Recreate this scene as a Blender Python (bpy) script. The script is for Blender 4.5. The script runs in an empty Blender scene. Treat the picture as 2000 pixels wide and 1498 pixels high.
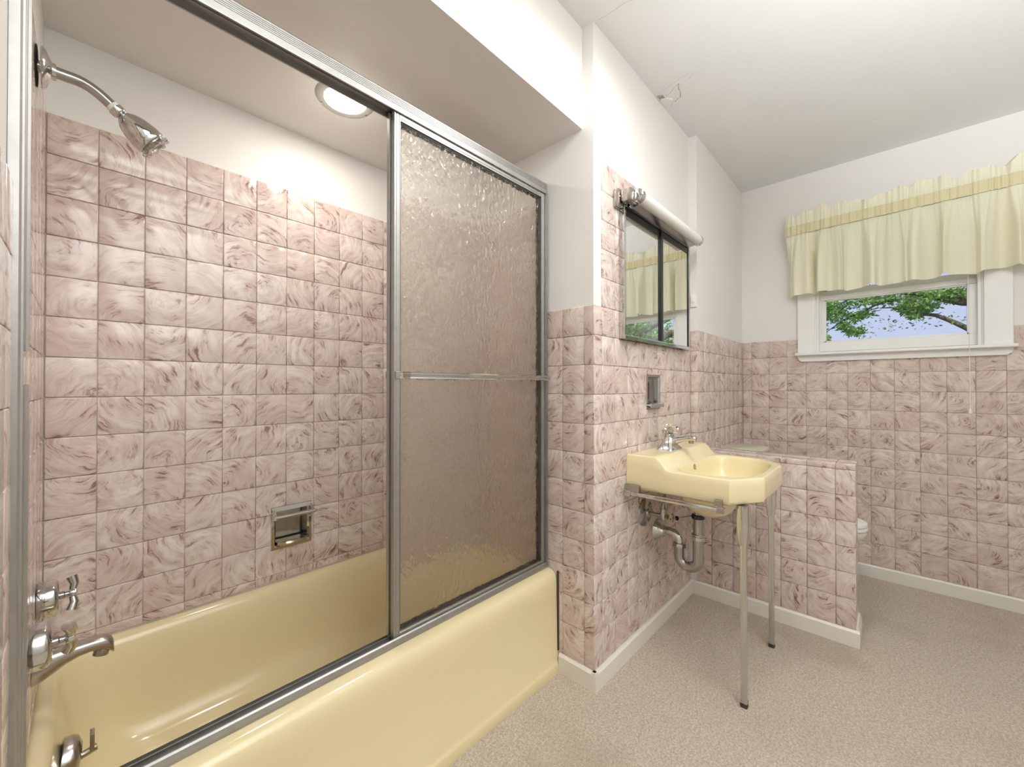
import bpy, bmesh, math, random
from mathutils import Vector, Matrix
random.seed(7)
S = bpy.context.scene
COL = S.collection
PI = math.pi

# ------------------------------------------------------------------ camera
FPX, YAW, PITCH, CAMZ = 787.866, 0.7547, 0.0068, 1.1551
cd = bpy.data.cameras.new('camera'); cam = bpy.data.objects.new('camera', cd); COL.objects.link(cam)
cd.sensor_fit = 'HORIZONTAL'; cd.sensor_width = 36.0; cd.lens = FPX / 2000.0 * 36.0; cd.clip_start = 0.02; cd.clip_end = 200
fw = Vector((math.cos(PITCH)*math.cos(YAW), math.cos(PITCH)*math.sin(YAW), math.sin(PITCH)))
rt = fw.cross(Vector((0, 0, 1))).normalized(); up = rt.cross(fw)
M = Matrix((rt, up, -fw)).transposed().to_4x4(); M.translation = Vector((0, 0, CAMZ))
cam.matrix_world = M
S.camera = cam

# ------------------------------------------------------------------ view, sky and lights
S.view_settings.view_transform = 'Standard'; S.view_settings.look = 'None'
S.view_settings.gamma = 1.0; S.view_settings.exposure = 0.24; S.view_settings.use_curve_mapping = False
W = bpy.data.worlds.new('world'); S.world = W; W.use_nodes = True
bgn = W.node_tree.nodes['Background']; bgn.inputs[0].default_value = (0.52, 0.585, 0.80, 1); bgn.inputs[1].default_value = 0.95
try:
    S.cycles.max_bounces = 9; S.cycles.diffuse_bounces = 5; S.cycles.glossy_bounces = 4
    S.cycles.transmission_bounces = 8; S.cycles.transparent_max_bounces = 8
    S.cycles.caustics_reflective = False; S.cycles.caustics_refractive = True
    S.cycles.sample_clamp_indirect = 4.0; S.cycles.adaptive_threshold = 0.06
except Exception:
    pass

def lamp(name, kind, loc, power, color, size=0.1, parent=None, rot=None):
    d = bpy.data.lights.new(name, kind); d.energy = power; d.color = color
    if kind == 'POINT': d.shadow_soft_size = size
    if kind == 'AREA': d.shape = 'DISK'; d.size = size
    if kind == 'SUN': d.angle = size
    o = bpy.data.objects.new(name, d); COL.objects.link(o); o.location = loc
    if rot: o.rotation_euler = rot
    if parent:
        o.parent = parent; o.location = Vector(loc) - parent.location
    return o
SUN = lamp('sun', 'SUN', (-8, -3, 12), 4.0, (1.0, 0.95, 0.86), 0.01, rot=(0.0, -math.radians(42), math.radians(20)))
CEIL_POWER, TUB_POWER, FLASH_POWER = 5.5, 3.0, 555.0
# the photographer's flash, aimed up so that the ceiling bounces it into the room
flash = lamp('bounce_flash', 'SPOT', (-0.20, -0.50, 1.38), FLASH_POWER, (0.93, 0.97, 1.0), 0.05)
flash.data.spot_size = math.radians(100); flash.data.spot_blend = 1.0; flash.data.shadow_soft_size = 0.05
flash.rotation_euler = (Vector((0.64, -0.74, 2.5656)) - Vector((-0.20, -0.50, 1.38))).to_track_quat('-Z', 'Y').to_euler()

# ------------------------------------------------------------------ room numbers (metres)
X0, X1, X2, X3 = -0.0743, 1.3356, 2.347, 3.2837
YB, YM, YS, YHD = 1.7274, 0.8259, 0.7853, 0.8827
XH, HT, HE = 2.3531, 0.155, 0.1181
ZR, PR, CP, FP = 0.2032, 0.115, 0.10345, 0.10594
ZT, ZC, BB = 2.168, 2.5656, 0.072
WAIN = ZR + 11*PR
TUBTOP = ZR + 15*PR
TP = 0.006        # how far the tile stands proud of the plaster

# ------------------------------------------------------------------ materials
def sr(*c):
    return tuple(((v/255)/12.92 if v/255 <= 0.04045 else ((v/255+0.055)/1.055)**2.4) for v in c) + (1,)
class NT:
    def __init__(s, name):
        s.m = bpy.data.materials.new(name); s.m.use_nodes = True
        s.t = s.m.node_tree; s.n = s.t.nodes; s.b = s.n['Principled BSDF']; s.out = s.n['Material Output']
    def add(s, typ, **kw):
        o = s.n.new(typ)
        for k, v in kw.items(): setattr(o, k, v)
        return o
    def link(s, a, b): s.t.links.new(a, b)
    def val(s, sock, v):
        if isinstance(v, bpy.types.NodeSocket): s.link(v, sock)
        else: sock.default_value = v
    def math(s, op, a, b=0.0, c=None, clamp=False):
        o = s.add('ShaderNodeMath', operation=op, use_clamp=clamp)
        s.val(o.inputs[0], a); s.val(o.inputs[1], b)
        if c is not None: s.val(o.inputs[2], c)
        return o.outputs[0]
    def vmath(s, op, a, b=None):
        o = s.add('ShaderNodeVectorMath', operation=op); s.val(o.inputs[0], a)
        if b is not None: s.val(o.inputs[1], b)
        return o.outputs['Value'] if op in ('LENGTH', 'DOT_PRODUCT') else o.outputs[0]
    def scale(s, a, f):
        o = s.add('ShaderNodeVectorMath', operation='SCALE'); s.val(o.inputs[0], a); s.val(o.inputs['Scale'], f); return o.outputs[0]
    def noise(s, vec, scale=5, detail=2, rough=0.5, dist=0.0, color=False):
        o = s.add('ShaderNodeTexNoise')
        if vec is not None: s.val(o.inputs['Vector'], vec)
        o.inputs['Scale'].default_value = scale; o.inputs['Detail'].default_value = detail
        o.inputs['Roughness'].default_value = rough; o.inputs['Distortion'].default_value = dist
        return o.outputs['Color'] if color else o.outputs['Fac']
    def ramp(s, f, lo, hi, smooth=True):
        o = s.add('ShaderNodeMapRange', interpolation_type='SMOOTHSTEP' if smooth else 'LINEAR')
        s.val(o.inputs[0], f); o.inputs[1].default_value = lo; o.inputs[2].default_value = hi
        return o.outputs[0]
    def mix(s, f, a, b):
        o = s.add('ShaderNodeMix', data_type='RGBA'); s.val(o.inputs[0], f); s.val(o.inputs[6], a); s.val(o.inputs[7], b); return o.outputs[2]
    def xyz(s, x, y, z):
        o = s.add('ShaderNodeCombineXYZ'); s.val(o.inputs[0], x); s.val(o.inputs[1], y); s.val(o.inputs[2], z); return o.outputs[0]
    def sep(s, v):
        o = s.add('ShaderNodeSeparateXYZ'); s.val(o.inputs[0], v); return o.outputs
    def obj(s): return s.add('ShaderNodeTexCoord').outputs['Object']
    def pos(s): return s.add('ShaderNodeNewGeometry').outputs['Position']
    def bump(s, h, strength=0.2, dist=0.01):
        o = s.add('ShaderNodeBump'); o.inputs['Strength'].default_value = strength; o.inputs['Distance'].default_value = dist
        s.val(o.inputs['Height'], h); s.link(o.outputs[0], s.b.inputs['Normal']); return o.outputs[0]
    def set(s, color=None, rough=None, metal=None, spec=None, **kw):
        if color is not None: s.val(s.b.inputs['Base Color'], color)
        if rough is not None: s.val(s.b.inputs['Roughness'], rough)
        if metal is not None: s.b.inputs['Metallic'].default_value = metal
        if spec is not None: s.b.inputs['Specular IOR Level'].default_value = spec
        for k, v in kw.items(): s.val(s.b.inputs[k.replace('_', ' ')], v)
        return s.m
MAT = {}
def simple(key, color, rough=0.5, metal=0.0, nscale=0, nstr=0.1, var=0.04, bscale=0, bstr=0.1):
    t = NT(key); c = color
    if nscale:
        n = t.noise(t.pos(), nscale, 3)
        c = t.mix(n, tuple(max(0, v*(1-var)) for v in color[:3]) + (1,), tuple(min(1, v*(1+var)) for v in color[:3]) + (1,))
    t.set(c, rough, metal)
    if bscale: t.bump(t.noise(t.pos(), bscale, 3), bstr, 0.002)
    MAT[key] = t.m; return t.m

simple('wall_paint', sr(235, 232, 228), 0.55, nscale=2.5, var=0.012, bscale=60, bstr=0.06)
simple('ceiling_paint', sr(232, 232, 230), 0.7, nscale=2.0, var=0.015, bscale=25, bstr=0.12)
simple('white_gloss', sr(243, 243, 240), 0.3, nscale=6, var=0.015)
simple('base_paint', sr(232, 227, 218), 0.35, nscale=8, var=0.02)
simple('grout', sr(178, 156, 145), 0.85, nscale=60, var=0.12)
simple('porcelain_yellow', sr(226, 211, 169), 0.12, nscale=3, var=0.015)
simple('sink_yellow', sr(236, 222, 180), 0.13, nscale=4, var=0.012)
simple('toilet_cream', sr(226, 220, 200), 0.15, nscale=4, var=0.01)
simple('toilet_lid', sr(224, 224, 200), 0.22, nscale=4, var=0.01)
simple('seat_white', sr(240, 238, 230), 0.2, nscale=4, var=0.01)
simple('chrome', (0.63, 0.63, 0.62, 1), 0.08, 1.0, nscale=20, var=0.06)
simple('chrome_worn', (0.44, 0.43, 0.42, 1), 0.2, 1.0, nscale=40, var=0.18)
simple('nickel', (0.50, 0.47, 0.44, 1), 0.26, 1.0, nscale=40, var=0.12)
simple('brass_worn', (0.42, 0.37, 0.27, 1), 0.25, 1.0, nscale=40, var=0.2)
simple('dark', sr(22, 20, 18), 0.6, nscale=30, var=0.2)
simple('black_frame', sr(26, 26, 28), 0.3, nscale=30, var=0.2)
simple('lamp_ring', sr(186, 184, 178), 0.4, nscale=10, var=0.03)
simple('rubber', sr(62, 56, 50), 0.6, nscale=30, var=0.2)
simple('cord_white', sr(235, 232, 226), 0.6, nscale=30, var=0.03)
simple('tube_white', sr(238, 237, 232), 0.35, nscale=5, var=0.01)
simple('crack_grey', sr(172, 168, 160), 0.9, nscale=30, var=0.1)
simple('peel_brown', sr(176, 162, 144), 0.9, nscale=30, var=0.15)
simple('bark', sr(88, 74, 62), 0.9, nscale=14, var=0.3, bscale=30, bstr=0.5)
simple('grass', sr(92, 130, 60), 0.9, nscale=3, var=0.2)
simple('brick_out', sr(170, 150, 140), 0.9, nscale=9, var=0.1)

def aluminium():
    t = NT('aluminium'); p = t.pos()
    n = t.noise(t.vmath('MULTIPLY', p, (3, 300, 300)), 1.0, 3, 0.6)
    n2 = t.noise(p, 35, 3, 0.6)
    c = t.mix(n2, (0.37, 0.365, 0.35, 1), (0.49, 0.485, 0.47, 1))
    t.set(c, t.ramp(n, 0.2, 0.9, False), 1.0); 
    mr = t.add('ShaderNodeMapRange'); t.val(mr.inputs[0], n); mr.inputs[3].default_value = 0.36; mr.inputs[4].default_value = 0.50
    t.link(mr.outputs[0], t.b.inputs['Roughness'])
    MAT['aluminium'] = t.m
aluminium()

def tile_mat(key, light, mid, dark):
    t = NT(key); oi = t.add('ShaderNodeObjectInfo').outputs['Random']; P = t.obj()
    wn = t.add('ShaderNodeTexWhiteNoise', noise_dimensions='1D'); t.val(wn.inputs['W'], t.math('MULTIPLY', oi, 977.0))
    r3 = t.vmath('SUBTRACT', wn.outputs['Color'], (0.5, 0.5, 0.5)); sx, sy, sz = t.sep(r3)
    seed = t.math('MULTIPLY', oi, 137.0)
    Pseed = t.vmath('ADD', P, t.xyz(t.math('MULTIPLY', oi, 31.0), 0.0, t.math('MULTIPLY', oi, 57.0)))
    cen = t.xyz(t.math('MULTIPLY', sx, 0.21), 0.0, t.math('MULTIPLY', sz, 0.21))
    warp = t.vmath('SUBTRACT', t.noise(Pseed, 22, 2, 0.5, color=True), (0.5, 0.5, 0.5))
    q = t.vmath('ADD', t.vmath('SUBTRACT', P, cen), t.scale(warp, 0.034))
    qx, qy, qz = t.sep(q)
    r = t.math('ADD', t.math('SQRT', t.math('ADD', t.math('MULTIPLY', qx, qx), t.math('MULTIPLY', qz, qz))), 0.004)
    ca = t.math('DIVIDE', qx, r); sa = t.math('DIVIDE', qz, r)
    sw = t.xyz(t.math('MULTIPLY_ADD', r, 66.0, seed), t.math('MULTIPLY', ca, 1.15), t.math('MULTIPLY', sa, 1.15))
    n1 = t.noise(sw, 1.0, 4, 0.55, 0.25)
    sw2 = t.xyz(t.math('MULTIPLY_ADD', r, 240.0, seed), t.math('MULTIPLY', ca, 2.6), t.math('MULTIPLY', sa, 2.6))
    n3 = t.noise(sw2, 1.0, 3, 0.6, 0.2)
    sw4 = t.xyz(t.math('MULTIPLY_ADD', r, 150.0, t.math('ADD', seed, 40.0)), t.math('MULTIPLY', ca, 1.5), t.math('MULTIPLY', sa, 1.5))
    nd = t.noise(sw4, 1.0, 3, 0.6, 0.3)
    n2 = t.noise(Pseed, 15, 3, 0.5)
    n4 = t.noise(Pseed, 9, 2, 0.5)
    base = t.mix(t.ramp(t.math('ADD', t.math('MULTIPLY', n1, 0.6), t.math('MULTIPLY', n2, 0.4)), 0.36, 0.66), light, mid)
    tone = t.math('MULTIPLY', t.math('POWER', t.math('ADD', sy, 0.5), 1.6), 0.42)
    base = t.mix(t.math('ADD', t.math('MULTIPLY', t.ramp(n4, 0.42, 0.66), 0.35), tone, clamp=True), base, mid)
    base = t.mix(t.math('MULTIPLY', t.ramp(n3, 0.52, 0.74), 0.26), base, dark)
    msk = t.math('MULTIPLY', t.ramp(nd, 0.48, 0.60), t.ramp(n2, 0.46, 0.62))
    msk = t.math('MULTIPLY', msk, t.ramp(n1, 0.40, 0.58))
    col = t.mix(t.math('MULTIPLY', msk, 0.92), base, dark)
    t.set(col, 0.13); t.b.inputs['Specular IOR Level'].default_value = 0.5
    t.bump(t.math('ADD', n4, t.math('MULTIPLY', n2, 0.25)), 0.10, 0.004)
    MAT[key] = t.m
tile_mat('tile', sr(232, 221, 213), sr(203, 181, 172), sr(134, 98, 90))

def carpet():
    t = NT('carpet'); p = t.pos()
    a = t.noise(p, 300, 2, 0.7); b = t.noise(p, 2.1, 3, 0.55); c = t.noise(p, 130, 3, 0.65)
    d = t.noise(t.vmath('ADD', p, (4.1, 2.2, 0)), 1.3, 4, 0.6)
    v = t.add('ShaderNodeTexVoronoi'); t.val(v.inputs['Vector'], t.vmath('ADD', p, t.scale(t.noise(p, 90, 2, 0.5, color=True), 0.02))); v.inputs['Scale'].default_value = 170
    col = t.mix(t.ramp(t.math('ADD', t.math('MULTIPLY', a, 0.35), t.math('MULTIPLY', c, 0.65)), 0.30, 0.68), sr(197, 179, 158), sr(243, 230, 213))
    col = t.mix(t.math('MULTIPLY', t.ramp(v.outputs['Distance'], 0.35, 0.75), 0.30), col, sr(150, 132, 112))
    col = t.mix(t.math('MULTIPLY', t.ramp(b, 0.50, 0.72), 0.34), col, sr(180, 162, 136))
    col = t.mix(t.math('MULTIPLY', t.ramp(d, 0.52, 0.68), 0.30), col, sr(152, 134, 110))
    t.set(col, 1.0); t.b.inputs['Specular IOR Level'].default_value = 0.05
    t.b.inputs['Sheen Weight'].default_value = 0.15
    t.bump(t.math('ADD', a, t.math('MULTIPLY', c, 1.0)), 0.8, 0.008)
    MAT['carpet'] = t.m
carpet()

def glass(key, ripple):
    t = NT(key); t.n.remove(t.b)
    if ripple:
        g = t.add('ShaderNodeBsdfRefraction'); g.inputs['Color'].default_value = (0.985, 0.98, 0.965, 1); g.inputs['IOR'].default_value = 1.18
        g.inputs['Roughness'].default_value = 0.20
        gl = t.add('ShaderNodeBsdfGlossy'); gl.inputs['Roughness'].default_value = 0.16
        p = t.pos(); q = t.vmath('MULTIPLY', p, (1.0, 0.2, 0.62))
        v = t.add('ShaderNodeTexVoronoi', feature='SMOOTH_F1'); t.val(v.inputs['Vector'], t.vmath('ADD', q, t.scale(t.noise(q, 60, 2, 0.5, color=True), 0.012)))
        v.inputs['Scale'].default_value = 78
        n = t.noise(q, 30, 2, 0.5)
        bp = t.add('ShaderNodeBump'); bp.inputs['Strength'].default_value = 1.0; bp.inputs['Distance'].default_value = 0.009
        t.val(bp.inputs['Height'], t.math('ADD', v.outputs['Distance'], t.math('MULTIPLY', n, 0.8)))
        t.link(bp.outputs[0], g.inputs['Normal'])
        t.link(bp.outputs[0], gl.inputs['Normal'])
        tl_ = t.add('ShaderNodeBsdfTranslucent'); tl_.inputs[0].default_value = (0.96, 0.955, 0.94, 1)
        m0 = t.add('ShaderNodeMixShader'); m0.inputs[0].default_value = 0.17; t.link(g.outputs[0], m0.inputs[1]); t.link(tl_.outputs[0], m0.inputs[2])
        f = t.add('ShaderNodeFresnel'); f.inputs[0].default_value = 1.38
        mx = t.add('ShaderNodeMixShader'); t.link(f.outputs[0], mx.inputs[0])
        t.link(m0.outputs[0], mx.inputs[1]); t.link(gl.outputs[0], mx.inputs[2]); t.link(mx.outputs[0], t.out.inputs[0])
    else:
        a = t.add('ShaderNodeBsdfTransparent'); a.inputs[0].default_value = (0.97, 0.98, 0.98, 1)
        b = t.add('ShaderNodeBsdfGlossy'); b.inputs['Roughness'].default_value = 0.02
        f = t.add('ShaderNodeFresnel'); f.inputs[0].default_value = 1.35
        mx = t.add('ShaderNodeMixShader'); t.link(f.outputs[0], mx.inputs[0]); t.link(a.outputs[0], mx.inputs[1]); t.link(b.outputs[0], mx.inputs[2])
        t.link(mx.outputs[0], t.out.inputs[0])
    MAT[key] = t.m
glass('ripple_glass', True); glass('clear_glass', False)
def pane_back():
    t = NT('pane_back'); t.n.remove(t.b); n = t.noise(t.pos(), 12, 2)
    a = t.add('ShaderNodeBsdfTransparent'); t.link(t.mix(n, (0.96, 0.96, 0.95, 1), (0.99, 0.99, 0.98, 1)), a.inputs[0]); t.link(a.outputs[0], t.out.inputs[0]); MAT['pane_back'] = t.m
pane_back()
def acrylic():
    t = NT('acrylic'); t.n.remove(t.b)
    g = t.add('ShaderNodeBsdfGlass'); g.inputs['IOR'].default_value = 1.45; g.inputs['Roughness'].default_value = 0.02
    g.inputs['Color'].default_value = (0.98, 0.98, 0.96, 1)
    t.link(g.outputs[0], t.out.inputs[0]); MAT['acrylic'] = t.m
acrylic()
def mirror():
    t = NT('mirror'); n = t.noise(t.pos(), 3, 2)
    t.set(t.mix(n, (0.88, 0.89, 0.88, 1), (0.91, 0.92, 0.91, 1)), 0.004, 1.0); MAT['mirror'] = t.m
mirror()
def fabric(key, c1, c2, trans):
    t = NT(key); p = t.pos()
    w = t.noise(t.vmath('MULTIPLY', p, (40, 40, 420)), 1.0, 2, 0.5)
    col = t.mix(w, c1, c2)
    t.set(col, 0.9); t.b.inputs['Specular IOR Level'].default_value = 0.1
    t.bump(w, 0.25, 0.002)
    tr = t.add('ShaderNodeBsdfTranslucent'); t.link(col, tr.inputs[0])
    mx = t.add('ShaderNodeMixShader'); mx.inputs[0].default_value = trans
    t.link(t.b.outputs[0], mx.inputs[1]); t.link(tr.outputs[0], mx.inputs[2]); t.link(mx.outputs[0], t.out.inputs[0])
    MAT[key] = t.m
fabric('valance_cloth', sr(254, 248, 218), sr(255, 253, 236), 0.24)
fabric('valance_pocket_shaded', sr(222, 213, 172), sr(238, 230, 194), 0.08)  # same cloth coloured darker, for the light its double layer blocks
def leaf(key, a, b):
    t = NT(key); n = t.noise(t.pos(), 7, 3, 0.6); col = t.mix(t.ramp(n, 0.3, 0.7), a, b)
    t.set(col, 0.5)
    tr = t.add('ShaderNodeBsdfTranslucent'); t.link(col, tr.inputs[0])
    mx = t.add('ShaderNodeMixShader'); mx.inputs[0].default_value = 0.4
    t.link(t.b.outputs[0], mx.inputs[1]); t.link(tr.outputs[0], mx.inputs[2]); t.link(mx.outputs[0], t.out.inputs[0])
    MAT[key] = t.m
leaf('leaf', sr(74, 126, 56), sr(140, 182, 86)); leaf('leaf_pale', sr(128, 164, 86), sr(188, 212, 128))
def emitter(key, col, st):
    t = NT(key); t.set((0.9, 0.9, 0.88, 1), 0.4); t.b.inputs['Emission Color'].default_value = col; t.b.inputs['Emission Strength'].default_value = st
    n = t.noise(t.pos(), 20, 2); t.val(t.b.inputs['Roughness'], t.ramp(n, -1.0, 2.0)); MAT[key] = t.m
emitter('lens_lit', (1, 0.96, 0.9, 1), 6.0); emitter('globe_lit', (1, 0.97, 0.92, 1), 3.0)

# ------------------------------------------------------------------ mesh helpers
class MB:
    def __init__(s): s.v = []; s.f = []
    def add(s, vs, fs):
        o = len(s.v); s.v += [tuple(v) for v in vs]; s.f += [tuple(i+o for i in f) for f in fs]; return s
    def box(s, a, b, bev=0.0):
        x0, y0, z0 = a; x1, y1, z1 = b
        if bev <= 0:
            return s.add([(x0,y0,z0),(x1,y0,z0),(x1,y1,z0),(x0,y1,z0),(x0,y0,z1),(x1,y0,z1),(x1,y1,z1),(x0,y1,z1)],
                         [(0,3,2,1),(4,5,6,7),(0,1,5,4),(1,2,6,5),(2,3,7,6),(3,0,4,7)])
        bm = bmesh.new(); bmesh.ops.create_cube(bm, size=1)
        for v in bm.verts: v.co = Vector((x0+(v.co.x+.5)*(x1-x0), y0+(v.co.y+.5)*(y1-y0), z0+(v.co.z+.5)*(z1-z0)))
        bmesh.ops.bevel(bm, geom=list(bm.edges), offset=bev, segments=2, profile=0.5, affect='EDGES', clamp_overlap=True)
        bm.verts.index_update(); s.add([v.co[:] for v in bm.verts], [[v.index for v in f.verts] for f in bm.faces]); bm.free(); return s
    def loft(s, rings, cap0=True, cap1=True, closed=True):
        n = len(rings[0]); vs = [p for r in rings for p in r]; fs = []
        for k in range(len(rings)-1):
            for i in range(n if closed else n-1):
                j = (i+1) % n; fs.append((k*n+i, k*n+j, (k+1)*n+j, (k+1)*n+i))
        if cap0: fs.append(tuple(range(n-1, -1, -1)))
        if cap1: fs.append(tuple((len(rings)-1)*n+i for i in range(n)))
        return s.add(vs, fs)
    def tube(s, pts, r, n=14, cap=True):
        pts = [Vector(p) for p in pts]; R = r if isinstance(r, (list, tuple)) else [r]*len(pts)
        rings = []; prev = None
        for i, p in enumerate(pts):
            d = (pts[min(i+1, len(pts)-1)] - pts[max(i-1, 0)]).normalized()
            if prev is None:
                a = Vector((0, 0, 1)) if abs(d.z) < 0.9 else Vector((1, 0, 0)); u = d.cross(a).normalized()
            else:
                u = (prev - d*prev.dot(d)).normalized()
            prev = u; w = d.cross(u)
            rings.append([p + (u*math.cos(2*PI*k/n) + w*math.sin(2*PI*k/n))*R[i] for k in range(n)])
        return s.loft(rings, cap, cap)
    def lathe(s, prof, c, axis=(0, 0, 1), n=28, cap=True):
        # prof: (radius, height along axis)
        a = Vector(axis).normalized(); h = Vector((0, 0, 1)) if abs(a.z) < 0.9 else Vector((1, 0, 0))
        u = a.cross(h).normalized(); w = a.cross(u); c = Vector(c)
        return s.loft([[c + a*z + (u*math.cos(2*PI*k/n) + w*math.sin(2*PI*k/n))*max(r, 1e-5) for k in range(n)] for r, z in prof], cap, cap)
    def prism(s, poly, axis, a, b):
        # poly: 2D outline; axis 'x': (y,z), 'y': (x,z), 'z': (x,y)
        def P(p, t): return {'x': (t, p[0], p[1]), 'y': (p[0], t, p[1]), 'z': (p[0], p[1], t)}[axis]
        return s.loft([[P(p, a) for p in poly], [P(p, b) for p in poly]])
    def build(s, name, mat, parent=None, smooth=None):
        me = bpy.data.meshes.new(name); base = parent.location if parent else Vector((0, 0, 0))
        me.from_pydata([Vector(v) - base for v in s.v], [], s.f); me.update()
        bm = bmesh.new(); bm.from_mesh(me); bmesh.ops.recalc_face_normals(bm, faces=bm.faces); bm.to_mesh(me); bm.free()
        me.materials.append(MAT[mat])
        if smooth:
            me.polygons.foreach_set('use_smooth', [True]*len(me.polygons)); me.set_sharp_from_angle(angle=math.radians(smooth))
        o = bpy.data.objects.new(name, me); COL.objects.link(o)
        if parent: o.parent = parent
        return o
def tag(o, label=None, cat=None, group=None, kind=None):
    if label: o['label'] = label
    if cat: o['category'] = cat
    if group: o['group'] = group
    if kind: o['kind'] = kind
    return o
def thing(name, label, cat, loc=(0, 0, 0), group=None):
    o = bpy.data.objects.new(name, None); COL.objects.link(o); o.location = Vector(loc); o.empty_display_size = 0.05
    return tag(o, label, cat, group)
def struct(name, mb, mat, label=None, smooth=None):
    return tag(mb.build(name, mat, None, smooth), label, None, None, 'structure')
def part(o, name, mb, mat, smooth=None, label=None):
    return tag(mb.build(name, mat, o, smooth), label)
def sub(o, name, mb, mat, smooth=None):
    # sub-part: parent part sits at its thing's base, so its mesh shares that base
    base = o.parent.location if o.parent else Vector((0, 0, 0))
    c = MB(); c.v = [tuple(Vector(v) - base) for v in mb.v]; c.f = mb.f
    q = c.build(name, mat, None, smooth); q.parent = o; return q

# tiles: one shared mesh per size, every tile its own object
TILE_MESH = {}
GAP = 0.0008
def tile_mesh(w, h, key='tile'):
    k = (round(w, 3), round(h, 3), key)
    if k in TILE_MESH: return TILE_MESH[k]
    a, b = w/2-GAP, h/2-GAP; rings = []
    for ins, y in ((0, TP+0.002), (0, 0.0016), (0.0009, 0.0005), (0.0028, 0.0)):
        rings.append([(-a+ins, y, -b+ins), (a-ins, y, -b+ins), (a-ins, y, b-ins), (-a+ins, y, b-ins)])
    m = MB().loft(rings, False, True)
    me = bpy.data.meshes.new('tile'); me.from_pydata(m.v, [], m.f); me.update()
    me.materials.append(MAT[key]); me.polygons.foreach_set('use_smooth', [True]*len(me.polygons))
    me.set_sharp_from_angle(angle=math.radians(75)); TILE_MESH[k] = me; return me
def put_tile(parent, loc, rot, w, h, key='tile'):
    if w < 0.004 or h < 0.004: return
    o = bpy.data.objects.new('tile', tile_mesh(w, h, key)); o.location = loc; o.rotation_euler = rot; o.parent = parent; COL.objects.link(o)
def minus(rect, holes):
    out = [rect]
    for hx0, hx1, hz0, hz1 in holes:
        nxt = []
        for a, b, c, d in out:
            if hx1 <= a or hx0 >= b or hz1 <= c or hz0 >= d: nxt.append((a, b, c, d)); continue
            if hx0 > a: nxt.append((a, hx0, c, d))
            if hx1 < b: nxt.append((hx1, b, c, d))
            m0, m1 = max(a, hx0), min(b, hx1)
            if hz0 > c: nxt.append((m0, m1, c, hz0))
            if hz1 < d: nxt.append((m0, m1, hz1, d))
        out = nxt
    return out
def cut_tile(parent, face, plane, R_, ps, key):
    # a tile cut around a fitting or window: one piece, its cut edges square
    u0, u1, w0, w1 = R_; uc, wc = (u0+u1)/2, (w0+w1)/2; m = MB()
    sgn = -1 if face == '-x' else 1
    for a, b, c, d in ps:
        a, b, c, d = max(a, u0+GAP), min(b, u1-GAP), max(c, w0+GAP), min(d, w1-GAP)
        if b-a < .002 or d-c < .002: continue
        l0, l1 = sorted((sgn*(a-uc), sgn*(b-uc)))
        m.box((l0, 0, c-wc), (l1, TP+.002, d-wc))
    if not m.v: return
    me = bpy.data.meshes.new('tile'); me.from_pydata(m.v, [], m.f); me.update(); me.materials.append(MAT[key])
    o = bpy.data.objects.new('tile', me); o.parent = parent; COL.objects.link(o)
    o.location = (uc, plane, wc) if face == '-y' else (plane, uc, wc); o.rotation_euler = (0, 0, {'-y': 0, '-x': -PI/2, '+x': PI/2}[face])
def tile_face(parent, face, plane, us, zs, holes=(), key='tile', only=None):
    """face: '-y','-x','+x'; us: edges along x (for y faces) or y (for x faces); zs: edges upward"""
    for i in range(len(us)-1):
        for j in range(len(zs)-1):
            if only and not only(us[i], us[i+1], zs[j], zs[j+1]): continue
            R_ = (us[i], us[i+1], zs[j], zs[j+1]); ps = minus(R_, holes)
            if ps != [R_]:
                if ps: cut_tile(parent, face, plane, R_, ps, key)
                continue
            for a, b, c, d in ps:
                u, z = (a+b)/2, (c+d)/2
                jit = random.uniform(-0.0004, 0.0004)
                tx, tz = random.uniform(-0.003, 0.003), random.uniform(-0.003, 0.003)
                if face == '-y': put_tile(parent, (u, plane+jit, z), (tx, 0, tz), b-a, d-c, key)
                elif face == '-x': put_tile(parent, (plane+jit, u, z), (tx, 0, -PI/2+tz), b-a, d-c, key)
                elif face == '+x': put_tile(parent, (plane+jit, u, z), (tx, 0, PI/2+tz), b-a, d-c, key)
def edges(a, b, step, start=None):
    """edges from a to b with a grid line through start"""
    s = a if start is None else start
    k0 = math.ceil((a-s)/step - 1e-6); out = [a]
    x = s + k0*step
    while x < b - 1e-6:
        if x - out[-1] > 0.004: out.append(x)
        x += step
    if b - out[-1] < 0.004 and len(out) > 1: out[-1] = b
    else: out.append(b)
    return out
def slab_hole(axis, p0, p1, u0, u1, z0, z1, holes):
    """wall slab between planes p0,p1 on axis, with rectangular holes (u0,u1,z0,z1), one mesh"""
    m = MB()
    us = sorted({u0, u1, *[h[0] for h in holes], *[h[1] for h in holes]}); zs = sorted({z0, z1, *[h[2] for h in holes], *[h[3] for h in holes]})
    for i in range(len(us)-1):
        for j in range(len(zs)-1):
            uc, zc = (us[i]+us[i+1])/2, (zs[j]+zs[j+1])/2
            if any(h[0] < uc < h[1] and h[2] < zc < h[3] for h in holes): continue
            if axis == 'y': m.box((us[i], p0, zs[j]), (us[i+1], p1, zs[j+1]))
            else: m.box((p0, us[i], zs[j]), (p1, us[i+1], zs[j+1]))
    return m

# ------------------------------------------------------------------ structure
YR, XF = -1.15, -1.35           # unseen side wall and the wall behind the camera
struct('floor', MB().box((XF-.12, YR-.12, -0.06), (X3+.14, YB+.14, 0.0)), 'carpet', 'beige cut-pile carpet covering the bathroom floor')
ceil_o = struct('ceiling', MB().box((XF-.12, YR-.12, ZC), (X3+.14, YB+.14, ZC+.08)), 'ceiling_paint', 'white painted ceiling with a cracked patch')
ceil_o['kind'] = 'structure'

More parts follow.
